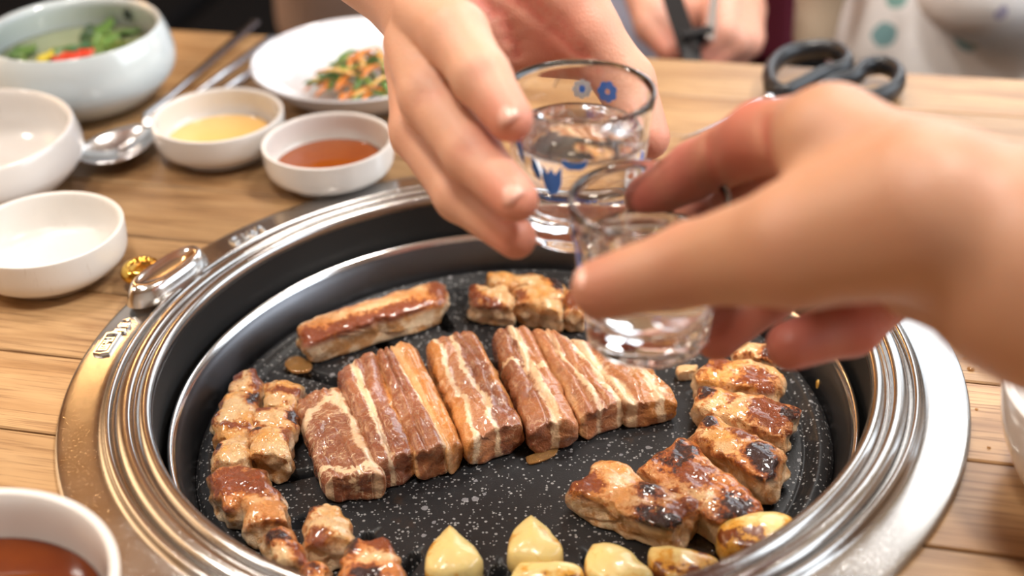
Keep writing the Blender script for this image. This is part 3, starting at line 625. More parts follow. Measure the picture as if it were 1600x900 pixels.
# ------------------------------------------------------------------ dishes
def dish(name, c, r, h, prof, m, label, cat, seg=96):
    o = lathe(name, curve_prof([(a*r, b*h) for a, b in prof], 4), m, None, seg); o.location = (c[0], c[1], .0004); meta(o, label, cat); return o
SD = [(0, .04), (.62, .04), (.66, 0), (.70, .02), (.72, .10), (.90, .26), (.985, .48), (1.0, .95), (.985, 1.0), (.955, 1.0), (.93, .95), (.915, .62), (.87, .38), (.76, .24), (.5, .18), (0, .17)]
G_S = None
dish('sauce_dish', (-.0945, .711), .0352, .0225, SD, M['porcelain'], 'small white dish of brown sauce nearest the steel ring', 'dish')
dish('sauce_dish', (-.1590, .7500), .0366, .0225, SD, M['porcelain'], 'small white dish holding yellow oil', 'dish')
dish('sauce_dish', (-.2235, .623), .0380, .0245, SD, M['melamine'], 'empty small white dish with a worn scratched side, left of grill', 'dish')
SB = [(0, .03), (.55, .03), (.60, 0), (.66, .01), (.82, .10), (1.04, .34), (1.10, .55), (1.06, .82), (1.0, .99), (.98, 1.0), (.95, .985), (.93, .9), (.98, .6), (.94, .35), (.78, .17), (.5, .1), (0, .09)]
dish('soup_bowl', (-.2540, .8310), .0525, .046, SB, M['celadon'], 'large round white bowl of green soup at the back left', 'bowl')
BL = [(0, .03), (.50, .03), (.55, 0), (.62, .02), (.84, .18), (1.02, .45), (1.05, .65), (1.01, .93), (.985, 1.0), (.955, .99), (.94, .9), (.96, .6), (.90, .35), (.72, .16), (.5, .1), (0, .09)]
dish('white_bowl', (-.2850, .7130), .0560, .036, BL, M['porcelain'], 'empty white bowl cut by the left edge, in front of the soup bowl', 'bowl')
CU = [(0, .03), (.68, .03), (.70, 0), (.76, .02), (.84, .15), (.95, .5), (1.0, .95), (.99, .99), (.965, 1.0), (.94, .98), (.91, .85), (.87, .5), (.76, .2), (.5, .12), (0, .1)]
dish('sauce_cup', (-.1815, .3475), .0530, .044, CU, M['porcelain'], 'white cup of dark soy sauce at the bottom left corner', 'cup')
PLT = [(0, .1), (.55, .1), (.58, 0), (.62, .05), (.80, .40), (.97, .88), (1.0, .97), (.99, 1.0), (.97, .99), (.80, .58), (.62, .32), (.45, .24), (0, .22)]
dish('side_plate', (-.0850, .8240), .0650, .0225, PLT, M['cool_white'], 'shallow white plate with spicy green onion salad', 'plate')
dish('white_bowl', (.2360, .4250), .0600, .046, CU, M['porcelain'], 'out of focus white bowl cut by the right edge', 'bowl')
def surf(name, c, r, z, m, label, cat, seg=64, th=.0012):
    o = lathe(name, [(0, z-th), (r*.93, z-th), (r, z-.0001), (r*.985, z), (0, z)], m, None, seg); o.location = (c[0], c[1], 0); meta(o, label, cat); return o
surf('soy_sauce', (-.0945, .711), .0292, .0095, M['soy'], 'reddish brown sauce filling the small dish', 'sauce')
surf('sesame_oil', (-.1590, .7500), .0298, .0090, M['oil'], 'pale yellow sesame oil in the small dish', 'sauce')
surf('soy_sauce', (-.1815, .3475), .0468, .0275, M['dark_soy'], 'dark brown sauce in the bottom left cup', 'sauce')
surf('soup_broth', (-.2540, .8310), .0508, .0285, M['broth'], 'clear greenish broth inside the large soup bowl', 'soup')
# soup garnish
def leaf(name, c, ln, wd, rz, col, label, cat, group, tilt=.3, curl=.4):
    m = mat(name, col, .35); vs = []; fs = []; n = 8
    for i in range(n+1):
        s = i/n; ww = wd*math.sin(math.pi*min(.97, s*.95+.05))**.6
        for t in (-1, -.5, 0, .5, 1): vs.append((ln*(s-.5), t*ww, ln*curl*(s-.5)**2 + .12*ww*abs(t) + .001*math.sin(s*9+t*3)))
    for i in range(n):
        for k in range(4): a = i*5+k; fs.append((a, a+1, a+6, a+5))
    o = mesh(name, vs, fs, m); o.location = c; o.rotation_euler = (tilt*random.uniform(-1, 1), tilt*random.uniform(-1, 1), rz)
    md = o.modifiers.new('thick', 'SOLIDIFY'); md.thickness = .0009; meta(o, label, cat, group); return o
rg = random.Random(3); sc_ = Vector((-.2540, .8310, .0290))
def ins(r0, a, dz=0): return sc_ + Vector((r0*math.cos(a), r0*math.sin(a), dz))
for k in range(15):
    a = rg.uniform(0, 6.28); r0 = rg.uniform(.008, .04)
    col = rg.choice([(.035, .10, .02), (.06, .16, .03), (.02, .06, .02), (.10, .20, .04)])
    leaf('green_leaf', ins(r0, a), rg.uniform(.014, .024), rg.uniform(.004, .008), rg.uniform(0, 3), col, 'small wilted green leaf floating in the soup', 'leaf', 'green leaves floating in the soup')
for (x, y, lab) in ((103, 92, 'red pepper piece floating left of its twin in the soup'), (128, 88, 'red pepper piece floating right of its twin in the soup')):
    leaf('red_pepper_slice', P(x, y, .0325), .016, .0055, .4, (.55, .035, .015), lab, 'pepper', None, .15)
leaf('yellow_pickle_slice', P(72, 92, .032), .013, .005, 1.2, (.60, .50, .04), 'bright yellow vegetable piece floating in the soup', 'vegetable', None, .15)
leaf('green_leaf', P(186, 78, .032), .018, .008, .3, (.045, .09, .012), 'dark green leaf clump rising at the right of the soup', 'leaf', None, .4)
leaf('green_leaf', P(120, 77, .031), .016, .006, .9, (.03, .13, .06), 'teal green leaf behind the red pepper pieces', 'leaf', None, .4)
# printed mark on the soup bowl's inner wall
soupb = [o for o in COL.objects if o.name == 'soup_bowl'][0]
def print_on(parent, ang, r, z, pts, m, name='painted_mark', inward=True):
    vs = [(r*math.cos(ang+p[0]/r), r*math.sin(ang+p[0]/r), z+p[1]) for p in pts]; vs.append((r*math.cos(ang), r*math.sin(ang), z)); n = len(pts)
    mesh(name, vs, [(i, (i+1) % n, n) for i in range(n)], m, parent, False)
star = [(math.cos(t)*q, math.sin(t)*q*1.35) for t, q in [(k*math.pi/6, .0040 if k % 2 else .0022) for k in range(12)]]
print_on(soupb, R(62), .0488, .0365, star, mat('dark_glaze', (.02, .035, .045), .3)); print_on(soupb, R(28), .0502, .028, star, mat('dark_glaze', (.03, .04, .04), .3))
# onion salad
salc = P(574, 128, .012); salc.z = .006; strip_m = [mat('orange_seasoned_onion', (.62, .20, .03), .25, 0, Coat_Weight=.5), mat('green_onion', (.07, .17, .02), .28, 0, Coat_Weight=.5), mat('pale_seasoned_onion', (.74, .46, .14), .25, 0, Coat_Weight=.5), mat('light_green_onion', (.20, .30, .05), .3)]
for k in range(120):
    q = rg.random(); a = rg.uniform(0, 6.28); rad = .033*math.sqrt(q); base = salc + Vector((rad*math.cos(a)*1.0, rad*math.sin(a)*.85, .003+.019*(1-q)*rg.random()))
    th = rg.uniform(0, 6.28); ln = rg.uniform(.012, .026); cv = rg.uniform(-.8, .8); pts = []
    for j in range(7):
        s = j/6-.5; pts.append(base + Vector((math.cos(th+cv*s)*ln*s, math.sin(th+cv*s)*ln*s, .004*math.cos(s*3)+rg.uniform(-.0006, .0006))))
    mi = rg.choice([0, 0, 0, 1, 1, 2, 3]); v, f = tube([p-base for p in pts], [.0006]+[.0016 if mi != 1 else .0024]*5+[.0006], 6, flat=.45)
    o = mesh('onion_shred', v, f, strip_m[mi]); o.location = base
    names = ['orange seasoned onion shred in the heap on the white plate', 'dark green onion shred in the heap on the white plate', 'pale seasoned onion shred in the heap on the white plate', 'light green onion shred in the heap on the white plate']
    meta(o, names[mi], 'vegetable', ['orange onion shreds', 'dark green onion shreds', 'pale onion shreds', 'light green onion shreds'][mi])

# ------------------------------------------------------------------ cutlery
spoon = empty('spoon', P(190, 248, 0)); meta(spoon, 'steel spoon lying bowl towards the empty dish, left', 'spoon')
d = (P(300, 140, 0)-P(190, 248, 0)); ang = math.atan2(d.y, d.x)
vs = []; fs = []; NR, NT_ = 10, 40
for j in range(NR+1):
    q = j/NR
    for i in range(NT_):
        t = 2*math.pi*i/NT_; x = .026*q*math.cos(t); y = .0185*q*math.sin(t)*(1-.15*math.cos(t)); vs.append((x, y, .009 - .007*(1-q*q) ))
for j in range(NR):
    for i in range(NT_): k = (i+1) % NT_; fs.append((j*NT_+i, j*NT_+k, (j+1)*NT_+k, (j+1)*NT_+i))
o = mesh('spoon_bowl', vs, fs, M['blade'], spoon); md = o.modifiers.new('t', 'SOLIDIFY'); md.thickness = .0012; md.offset = -1
sp_rot = ang - 0.45
o.rotation_euler.z = ang-.25
v, f = tube([(math.cos(ang-.25)*.024, math.sin(ang-.25)*.024, .0085), (math.cos(ang)*.036, math.sin(ang)*.036, .011), (math.cos(ang)*.06, math.sin(ang)*.06, .009), (math.cos(ang)*.20, math.sin(ang)*.20, .0035)], [.003, .0022, .0022, .0036], 10, flat=.5)
mesh('handle', v, f, M['blade'], spoon)
for (a, b, lab) in (((186, 236), (425, 60), 'steel chopstick running beside the spoon, farther one'), ((205, 240), (440, 80), 'steel chopstick running beside the spoon, nearer one')):
    p0, p1 = P(a[0], a[1], .004), P(b[0], b[1], .004); v, f = tube([(0, 0, 0), (p1-p0)*.5, p1-p0], [.0016, .0024, .003], 10)
    o = mesh('chopstick', v, f, M['blade']); o.location = p0; meta(o, lab, 'chopstick', 'steel chopsticks on the table')
# brass knob
kn = lathe('brass_knob', curve_prof([(0, 0), (.006, 0), (.0062, .003), (.0075, .0045), (.0095, .0065), (.0100, .0090), (.0085, .0115), (.0065, .0122), (.0055, .0112), (.003, .0118), (0, .0122)], 5), M['gold'], None, 64)
kn.location = (-.1758, .6060, .0002); meta(kn, 'small shiny brass knob on the table beside the ring tab', 'knob')
# scissors
sc = empty('scissors', P(1230, 150, 0)); meta(sc, 'black handled kitchen scissors lying open behind the front hand', 'scissors')
so = sc.location
def ell_loop(pts, z, rad, name):
    w_ = [P(u, v, z)-so for u, v in pts]; w_ = [Vector(p) for p in curve_prof([tuple(p) for p in w_+[w_[0]]], 6)[:-1]]
    v, f = tube(w_, rad, 12, True, 1.5); recalc(mesh(name, v, f, M['black'], sc))
ell_loop([(1205, 138), (1203, 112), (1225, 88), (1262, 78), (1300, 78), (1322, 92), (1318, 108), (1285, 118), (1258, 132), (1225, 146)], .012, .0042, 'handle')
ell_loop([(1278, 146), (1300, 132), (1335, 122), (1352, 106), (1380, 102), (1402, 114), (1402, 134), (1380, 150), (1340, 158), (1290, 160)], .010, .0042, 'handle')
for (a, b, z) in (((1262, 130), (1190, 168), .011), ((1300, 142), (1185, 180), .007)):
    p0, p1 = P(*a, z)-so, P(*b, z)-so; far = p0 + (p1-p0)*2.0; n = (p1-p0).normalized().cross(Vector((0, 0, 1)))*.006
    v = [p0-n, p0+n, p1+n*.9, p1-n*.9, far]; v2 = [Vector(q)+Vector((0, 0, .0016)) for q in v]; 
    mesh('blade', v+v2, [(0, 1, 2, 3), (3, 2, 4), (5, 8, 7, 6), (8, 9, 7), (0, 5, 6, 1), (1, 6, 7, 2), (2, 7, 9, 4), (4, 9, 8, 3), (3, 8, 5, 0)], M['blade'], sc, False)
pv = lathe('pivot_screw', [(0, 0), (.0035, 0), (.0035, .004), (.002, .005), (0, .005)], M['blade'], sc, 24); pv.location = P(1200, 160, .011)-so
# droplets on the right of the table
for (u, v, r0, lb) in ((1517, 577, .0016, 'largest clear drop on the wood right of the ring'), (1508, 560, .0009, 'tiny drop just above the largest drop on the wood'), (1545, 700, .0008, 'lowest tiny drop on the wood by the right bowl'), (1526, 640, .0007, 'tiny drop on the wood midway between largest and lowest drops')):
    o = lathe('water_drop', curve_prof([(r0, 0), (r0*.8, r0*.35), (r0*.4, r0*.5), (0, r0*.52)], 3), M['droplet'], None, 16); o.location = P(u, v, 0) + Vector((0, 0, .0002)); meta(o, lb, 'droplet', 'drops on the table right of the ring')

# ------------------------------------------------------------------ shot glasses
GH, GR, GB = .056, .0272, .0215
def gr_at(z): return GB + (GR-GB)*(z/GH)**1.1
def shot_glass(rimc, tilt, rz, label, level, prints):
    o = empty('shot_glass'); meta(o, label, 'glass')
    M0 = Matrix.Translation(rimc) @ Matrix.Rotation(tilt[0], 4, 'Y') @ Matrix.Rotation(tilt[1], 4, 'X') @ Matrix.Rotation(rz, 4, 'Z') @ Matrix.Translation((0, 0, -GH)); o.matrix_world = M0
    outer = [(0, .0015), (GB-.006, .001), (GB-.002, 0), (GB, .0015)] + [(gr_at(z), z) for z in np.linspace(.004, GH-.001, 14)] + [(GR-.0004, GH)]
    inner = [(GR-.0018, GH-.0002)] + [(gr_at(z)-.0018-.0012*max(0, 1-z/.03), z) for z in np.linspace(GH-.003, .014, 12)] + [(GB-.0065, .0105), (GB-.011, .0095), (0, .0092)]
    def fl(r, z, a):
        if .001 < z < .022 and r > .015: return r - .0007*(1-z/.022)*(.5+.5*math.cos(a*12))
        return r
    g = lathe('glass_body', [tuple(p) for p in outer+inner], M['glass'], o, 144, mod=fl)
    for ch in ('ring',): pass
    for (kind, a, z) in prints:
        if kind == 'flower':
            for k in range(7):
                t = 2*math.pi*k/7; cx, cy = .0026*math.cos(t), .0026*math.sin(t)
                decal(o, a, z, [(cx+.00165*math.cos(q*math.pi/5), cy+.00165*math.sin(q*math.pi/5)) for q in range(10)], M['blue_print'])
        elif kind == 'wflower':
            for k in range(8):
                t = 2*math.pi*k/8; cx, cy = .0026*math.cos(t), .0026*math.sin(t)
                decal(o, a, z, [(cx+.0013*math.cos(q*math.pi/5), cy+.0013*math.sin(q*math.pi/5)) for q in range(10)], M['white_print'])
            decal(o, a, z, [(.0013*math.cos(q*math.pi/5), .0018*math.sin(q*math.pi/5)) for q in range(10)], M['blue_print'], .0003)
        elif kind == 'tulip':
            decal(o, a, z, [(1.4*x_, 1.3*y_) for x_, y_ in ((-.0026, .004), (-.0012, .001), (0, .0036), (.0012, .001), (.0028, .0045), (.0026, -.001), (.0016, -.004), (-.0004, -.0052), (-.0018, -.003), (-.0026, 0))], M['blue_print'])
        elif kind == 'cup':
            decal(o, a, z, [(-.0045, .002), (-.0042, -.0008), (-.002, -.0022), (.002, -.0022), (.0040, -.0010), (.0045, .002), (.002, .0006), (-.002, .0004)], M['blue_print'])
        elif kind == 'leaf':
            decal(o, a, z, [(-.0014, .0045), (.0006, .0030), (.0022, -.001), (.0020, -.0045), (0, -.003), (-.0016, 0)], M['blue_print'])
        elif kind == 'line':
            decal(o, a, z, [(-.010, .0007), (-.004, .0003), (.004, .0009), (.010, .0002), (.010, -.0009), (.004, -.0004), (-.004, -.0011), (-.010, -.0006)], M['blue_print'], 0, True)
    # liquor as its own thing
    L = level; pr = [(0, .0093), (GB-.0110, .0096), (GB-.0064, .0106)] + [(gr_at(z)-.00175-.0012*max(0, 1-z/.03), z) for z in np.linspace(.0142, L, 10)] + [(0, L)]
    lq = lathe('liquor', pr, M['water'], None, 96); lq.matrix_world = M0; meta(lq, 'clear liquor inside the ' + label.split(' held')[0], 'drink')
    return o
def decal(o, a, z, pts, m, off=0.0, strip=False):
    vs = []
    for (x, y) in pts: zz = z+y; r = gr_at(zz)+.00012+off; vs.append((r*math.cos(a+x/r), r*math.sin(a+x/r), zz))
    n = len(pts)
    if strip: mesh('blue_print', vs, [(i, i+1, n-2-i, n-1-i) for i in range(n//2-1)], m, o, False); return
    cx = sum(p[0] for p in pts)/n; cy = sum(p[1] for p in pts)/n; r = gr_at(z+cy)+.00015+off
    vs.append((r*math.cos(a+cx/r), r*math.sin(a+cx/r), z+cy)); mesh('white_print' if m == M['white_print'] else 'blue_print', vs, [(i, (i+1) % n, n) for i in range(n)], m, o, False)
G1 = D(906, 138, .520); G2 = D(1014, 306, .487)
pr1 = [('flower', R(62), .0445), ('wflower', R(84), .0445), ('tulip', R(-116), .0315), ('leaf', R(-131), .0340), ('leaf', R(-148), .0385), ('line', R(-110), .0235), ('cup', R(-97), .0385), ('leaf', R(-30), .034), ('line', R(-25), .026), ('leaf', R(20), .037)]
pr2 = [('leaf', R(-166), .0400), ('tulip', R(-160), .0330), ('line', R(-172), .026), ('leaf', R(-178), .045), ('flower', R(75), .042)]
shot_glass(G1, (R(2), R(0)), 0, 'shot glass with blue flower prints held by the far hand', .040, pr1)
shot_glass(G2, (R(0), R(0)), 0, 'blurred shot glass held by the near hand in front', .038, pr2)

# ------------------------------------------------------------------ bodies: smooth-union distance fields, extracted with surface nets
def body_mesh(chains, palm, vox, k_f=.0035, k_p=.009, pinks=(), carve=(), extra=()):
    """chains: list of [(point, radius), ...]; palm: list of (a, ra, b, rb) capsules joined with a wide blend"""
    allp = [(p, r) for c in chains for (p, r) in c] + [(a, ra) for (a, ra, b, rb) in palm] + [(b, rb) for (a, ra, b, rb) in palm]
    lo = np.min([np.array(p)-r*1.3-.006 for p, r in allp], axis=0); hi = np.max([np.array(p)+r*1.3+.006 for p, r in allp], axis=0)
    n = np.ceil((hi-lo)/vox).astype(int)+2
    ax = [lo[i]+vox*np.arange(n[i]) for i in range(3)]
    BIG = .05
    def cone(Dm, a, ra, b, rb, k):
        a = np.array(a); b = np.array(b); m = max(ra, rb)*1.25+k+3*vox; l0 = np.minimum(a, b)-m; h0 = np.maximum(a, b)+m
        i0 = [int(max(0, (l0[i]-lo[i])//vox)) for i in range(3)]; i1 = [int(min(n[i], (h0[i]-lo[i])//vox+2)) for i in range(3)]
        X = ax[0][i0[0]:i1[0], None, None]; Y = ax[1][None, i0[1]:i1[1], None]; Z = ax[2][None, None, i0[2]:i1[2]]
        ba = b-a; L2 = max(ba@ba, 1e-12); t = np.clip(((X-a[0])*ba[0]+(Y-a[1])*ba[1]+(Z-a[2])*ba[2])/L2, 0, 1)
        d = np.sqrt((X-a[0]-t*ba[0])**2+(Y-a[1]-t*ba[1])**2+(Z-a[2]-t*ba[2])**2) - (ra+(rb-ra)*t)
        s = np.s_[i0[0]:i1[0], i0[1]:i1[1], i0[2]:i1[2]]; o = Dm[s]
        h = np.clip(k-np.abs(o-d), 0, None)/k; Dm[s] = np.minimum(o, d)-h*h*k*.25
    Pm = np.full(n, BIG)
    for (a, ra, b, rb) in palm: cone(Pm, a, ra, b, rb, k_p)
    F_ = np.full(n, BIG)
    for c in chains:
        C_ = np.full(n, BIG)
        for i in range(len(c)-1): cone(C_, c[i][0], c[i][1], c[i+1][0], c[i+1][1], k_f)
        h = np.clip(.0012-np.abs(F_-C_), 0, None)/.0012; F_ = np.minimum(F_, C_)-h*h*.0012*.25
    k = k_p; h = np.clip(k-np.abs(F_-Pm), 0, None)/k; Dm = np.minimum(F_, Pm)-h*h*k*.25
    for (a, ra, b, rb) in carve:
        Q = np.full(n, BIG); cone(Q, a, ra, b, rb, .001); kk = .002; q = -Q; h = np.clip(kk-np.abs(Dm-q), 0, None)/kk; Dm = np.maximum(Dm, q)+h*h*kk*.25
    # surface nets
    ins_ = Dm < 0
    c8 = [Dm[i:n[0]-1+i, j:n[1]-1+j, l:n[2]-1+l] for i in (0, 1) for j in (0, 1) for l in (0, 1)]
    cnt = sum((c < 0).astype(np.int8) for c in c8); act = (cnt > 0) & (cnt < 8)
    idx = np.full(act.shape, -1, dtype=np.int64); I = np.argwhere(act); idx[act] = np.arange(len(I))
    cv = np.stack([c[act] for c in c8], 1); off = np.array([(i, j, l) for i in (0, 1) for j in (0, 1) for l in (0, 1)], float)
    acc = np.zeros((len(I), 3)); num = np.zeros(len(I))
    for a in range(8):
        for b in range(a+1, 8):
            if np.abs(off[a]-off[b]).sum() != 1: continue
            va, vb = cv[:, a], cv[:, b]; m = (va < 0) != (vb < 0); t = np.where(m, va/np.where(m, va-vb, 1), 0)
            acc += np.where(m[:, None], off[a]+(off[b]-off[a])*t[:, None], 0); num += m
    V = lo + vox*(I + acc/num[:, None])
    quads = []
    for axis in range(3):
        sl0 = [slice(None)]*3; sl1 = [slice(None)]*3; sl0[axis] = slice(0, -1); sl1[axis] = slice(1, None)
        e = ins_[tuple(sl0)] != ins_[tuple(sl1)]; E = np.argwhere(e); o1, o2 = [q for q in range(3) if q != axis]
        E = E[(E[:, o1] > 0) & (E[:, o2] > 0) & (E[:, o1] < n[o1]-1) & (E[:, o2] < n[o2]-1)]
        def at_(d1, d2):
            q = E.copy(); q[:, o1] -= d1; q[:, o2] -= d2; return idx[q[:, 0], q[:, 1], q[:, 2]]
        quads.append(np.stack([at_(0, 0), at_(1, 0), at_(1, 1), at_(0, 1)], 1))
    Q = np.concatenate(quads); Q = Q[(Q >= 0).all(1)]
    return V, Q
def make_body(name, V, Q, m, label, pinks, parent=None, creases=()):
    me = bpy.data.meshes.new(name); o_ = V.mean(0)
    me.from_pydata((V-o_).tolist(), [], Q.tolist()); me.update()
    o = link(name, me, m, parent); o.location = o_; recalc(o)
    pk = np.zeros(len(V)); disp = np.zeros_like(V)
    if creases:
        cw = np.array(cam.matrix_world.inverted()); q = V @ cw[:3, :3].T + cw[:3, 3]; px = 800 + F*q[:, 0]/-q[:, 2]; py = 450 - F*q[:, 1]/-q[:, 2]
        for (poly, rad, dep, amt) in creases:
            dense = []
            for a, b in zip(poly[:-1], poly[1:]):
                for k in range(9): dense.append((a[0]+(b[0]-a[0])*k/8, a[1]+(b[1]-a[1])*k/8))
            best = np.zeros(len(V))
            for (u, v) in dense:
                near = np.where((px-u)**2+(py-v)**2 < 64)[0]
                if not len(near): continue
                k = near[np.argmin(-q[near, 2])]; best = np.maximum(best, np.exp(-((V-V[k])**2).sum(1)/rad**2))
            pk = np.maximum(pk, amt*best); dr = V-np.array([0, 0, H]); dr /= np.linalg.norm(dr, axis=1)[:, None]; disp += dr*(dep*best)[:, None]
        me.vertices.foreach_set('co', (V-o_+disp).ravel()); me.update()
    for (p, r, a) in pinks: pk = np.maximum(pk, a*np.exp(-((V-np.array(p))**2).sum(1)/(r*r)))
    at = me.attributes.new('pink', 'FLOAT', 'POINT'); at.data.foreach_set('value', pk.astype(np.float32))
    md = o.modifiers.new('smooth', 'SMOOTH'); md.iterations = 3; md.factor = .5
    if label: meta(o, label, 'person')
    return o
def nail(parent, p, nrm, up, w=.0050, l=.0062):
    nrm = Vector(nrm).normalized(); up = (Vector(up)-Vector(up).project(nrm)).normalized(); sd = nrm.cross(up); vs = []; fs = []
    for i in range(7):
        for j in range(7):
            a = (i/6-.5)*2; b = (j/6-.5)*2; k = 1-.25*max(0, abs(b))**3*abs(a)
            vs.append(Vector(p) + sd*(w*a*k) + up*(l*b*(1-.12*a*a)) + nrm*(.0006 - .0022*a*a - .0006*b*b))
    for i in range(6):
        for j in range(6): fs.append((i*7+j, i*7+j+1, i*7+j+8, i*7+j+7))
    o = mesh('fingernail', [v-parent.location for v in vs], fs, M['nail'], parent); md = o.modifiers.new('t', 'SOLIDIFY'); md.thickness = .0008

# far hand holding the sharper glass
ch1 = [
 [(D(665, 22, .545), .0125), (D(712, 55, .520), .0118), (D(752, 120, .503), .0100), (D(797, 186, .494), .0080)],
 [(D(650, 70, .550), .0125), (D(672, 150, .528), .0112), (D(738, 240, .508), .0100), (D(806, 312, .492), .0078)],
 [(D(652, 110, .565), .0118), (D(655, 205, .545), .0108), (D(720, 305, .525), .0094), (D(806, 372, .508), .0074)],
 [(D(668, 130, .585), .0105), (D(690, 215, .575), .0095), (D(745, 290, .560), .0082), (D(795, 330, .550), .0068)],
 [(D(850, -30, .575), .0160), (D(915, 50, .575), .0130), (D(978, 128, .575), .0112), (D(1012, 215, .568), .0088)],
]
W1 = D(676, -24, .600)
palm1 = [(D(680, 25, .560), .0150, W1, .0230), (D(665, 80, .572), .0150, W1, .0230), (D(700, 60, .590), .0135, D(770, -50, .600), .020), (D(760, -10, .575), .0150, D(860, -10, .585), .0170),
         (D(700, 20, .570), .014, D(800, 10, .580), .0140), (D(735, 60, .580), .0135, D(925, 78, .590), .0120), (D(770, 20, .585), .015, D(900, 30, .590), .0150), (W1, .0265, D(480, -160, .660), .0290), (D(480, -160, .660), .0290, D(80, -440, .780), .0370), (D(850, -30, .580), .018, W1, .022)]
V, Q = body_mesh(ch1, palm1, .0015)
pk1 = [(c[-1][0], .012, .9) for c in ch1] + [(c[1][0], .014, .3) for c in ch1] + [(D(790, 60, .57), .03, .6), (D(860, 60, .57), .02, .8)]
b1 = make_body('person', V, Q, M['skin_far'], 'person across the table reaching in bare arm and raising a printed shot glass', pk1, creases=[([(745, -5), (790, 30), (812, 90)], .0035, .0022, 1.1), ([(800, 0), (850, 40), (905, 95)], .003, .002, 1.1), ([(830, 0), (880, 45), (930, 110)], .0025, .001, .9),
    ([(742, 112), (768, 100)], .004, .0006, .3), ([(720, 232), (745, 218)], .004, .0006, .3), ([(650, 150), (680, 140)], .004, .0006, .3)])
view = (Vector((0, 0, H)))
for c, du in ((ch1[0], (0, 0)), (ch1[1], (0, 0))):
    tip = c[-1][0]; pre = c[-2][0]; ax_ = (tip-pre).normalized(); nn = (view-tip).normalized(); nn = (nn + Vector((-.35, 0, .55))).normalized(); nn = (nn-nn.project(ax_)).normalized()
    nail(b1, tip + nn*(c[-1][1]*.93) - ax_*.001, nn, ax_)
# sleeve of the taupe top
ta = mat('taupe_cotton', (.36, .25, .20), .9); 
V, Q = body_mesh([], [(D(80, -440, .78), .045, D(330, -300, 1.05), .055), (D(330, -300, 1.05), .055, D(520, -200, 1.35), .065), (D(520, -160, 1.35), .06, D(520, 20, 1.42), .055)], .006, k_p=.03)
slv = make_body('shirt', V, Q, ta, None, [], None); slv.parent = b1; slv.location = slv.location - b1.location

# near hand, holding the blurred glass
ch2 = [
 [(D(1440, 330, .400), .0240), (D(1250, 382, .418), .0182), (D(1085, 412, .447), .0128), (D(940, 452, .458), .0098)],
 [(D(1300, 215, .445), .0150), (D(1190, 215, .475), .0118), (D(1090, 265, .508), .0100), (D(1010, 308, .520), .0082)],
 [(D(1330, 260, .465), .0150), (D(1235, 268, .495), .0118), (D(1140, 318, .528), .0100), (D(1055, 372, .538), .0084)],
 [(D(1370, 330, .480), .0140), (D(1300, 380, .515), .0115), (D(1205, 455, .525), .0100), (D(1120, 525, .520), .0086)],
 [(D(1430, 380, .470), .0135), (D(1400, 440, .500), .0115), (D(1330, 510, .500), .0100), (D(1235, 540, .492), .0085)],
]
W2 = D(1640, 420, .400)
palm2 = [(D(1300, 225, .440), .0165, W2, .0270), (D(1340, 270, .450), .0170, W2, .0270), (D(1400, 350, .455), .0180, W2, .0270), (D(1450, 420, .450), .0170, W2, .0270),
         (D(1290, 345, .430), .0170, D(1450, 330, .420), .0230), (W2, .0320, D(2100, 560, .36), .0370), (D(2100, 560, .36), .037, D(2700, 800, .33), .042)]
V, Q = body_mesh(ch2, palm2, .0016)
pk2 = [(ch2[0][-1][0], .012, .8), (ch2[0][-2][0], .014, .35)] + [(p, .022, 1.0) for c in ch2[1:] for (p, r) in c[1:]]
b2 = make_body('person', V, Q, M['skin_near'], 'person whose big out of focus hand holds a shot glass in front', pk2, creases=[([(1100, 222), (1106, 265), (1120, 300)], .0045, .003, .8), ([(1188, 190), (1194, 235), (1200, 262)], .005, .003, .8)])
tip = ch2[0][-1][0]; ax_ = (tip-ch2[0][-2][0]).normalized(); nn = (Vector((0, -.4, 1)) - Vector((0, -.4, 1)).project(ax_)).normalized()
nail(b2, tip + nn*(.0098*.93) - ax_*.002, nn, ax_, .0062, .0075)

# hand at the far table edge with the black tongs
ch3 = [
 [(D(1010, -10, 1.02), .016), (D(1022, 38, 1.00), .0135), (D(1052, 76, .985), .0115)],
 [(D(1130, 5, 1.03), .015), (D(1128, 50, .985), .0120), (D(1090, 82, .985), .0100)],
 [(D(1145, 15, 1.035), .014), (D(1148, 64, .99), .0115), (D(1108, 96, .99), .0100)],
 [(D(1160, 20, 1.04), .0135), (D(1166, 66, 1.00), .0110), (D(1130, 100, 1.00), .0095)],
 [(D(1168, 20, 1.05), .0125), (D(1172, 58, 1.015), .0100), (D(1150, 92, 1.01), .0090)],
]
palm3 = [(D(1030, -20, 1.05), .020, D(1150, 10, 1.06), .020), (D(1040, 0, 1.045), .018, D(1140, 40, 1.04), .016), (D(1080, -40, 1.08), .026, D(1060, -160, 1.15), .030)]
V, Q = body_mesh(ch3, palm3, .0024)
b3 = make_body('person', V, Q, M['skin_back'], 'person in pale lavender top holding dark tongs at the table edge', [(c[-1][0], .014, .9) for c in ch3])
lav = mat('lavender_cotton', (.58, .60, .78), .9)
V, Q = body_mesh([], [(D(1060, -110, 1.13), .036, D(960, -120, 1.28), .05), (D(960, -120, 1.28), .05, D(900, -300, 1.4), .07), (D(925, 30, 1.30), .085, D(915, -200, 1.38), .10), (D(1000, -300, 1.4), .09, D(940, -60, 1.35), .08)], .007, k_p=.03)
o = make_body('shirt', V, Q, lav, None, []); o.parent = b3; o.location = o.location - b3.location
tg = empty('tongs', D(1085, 95, .97)); meta(tg, 'black and steel tongs upright in the far hand', 'tongs')
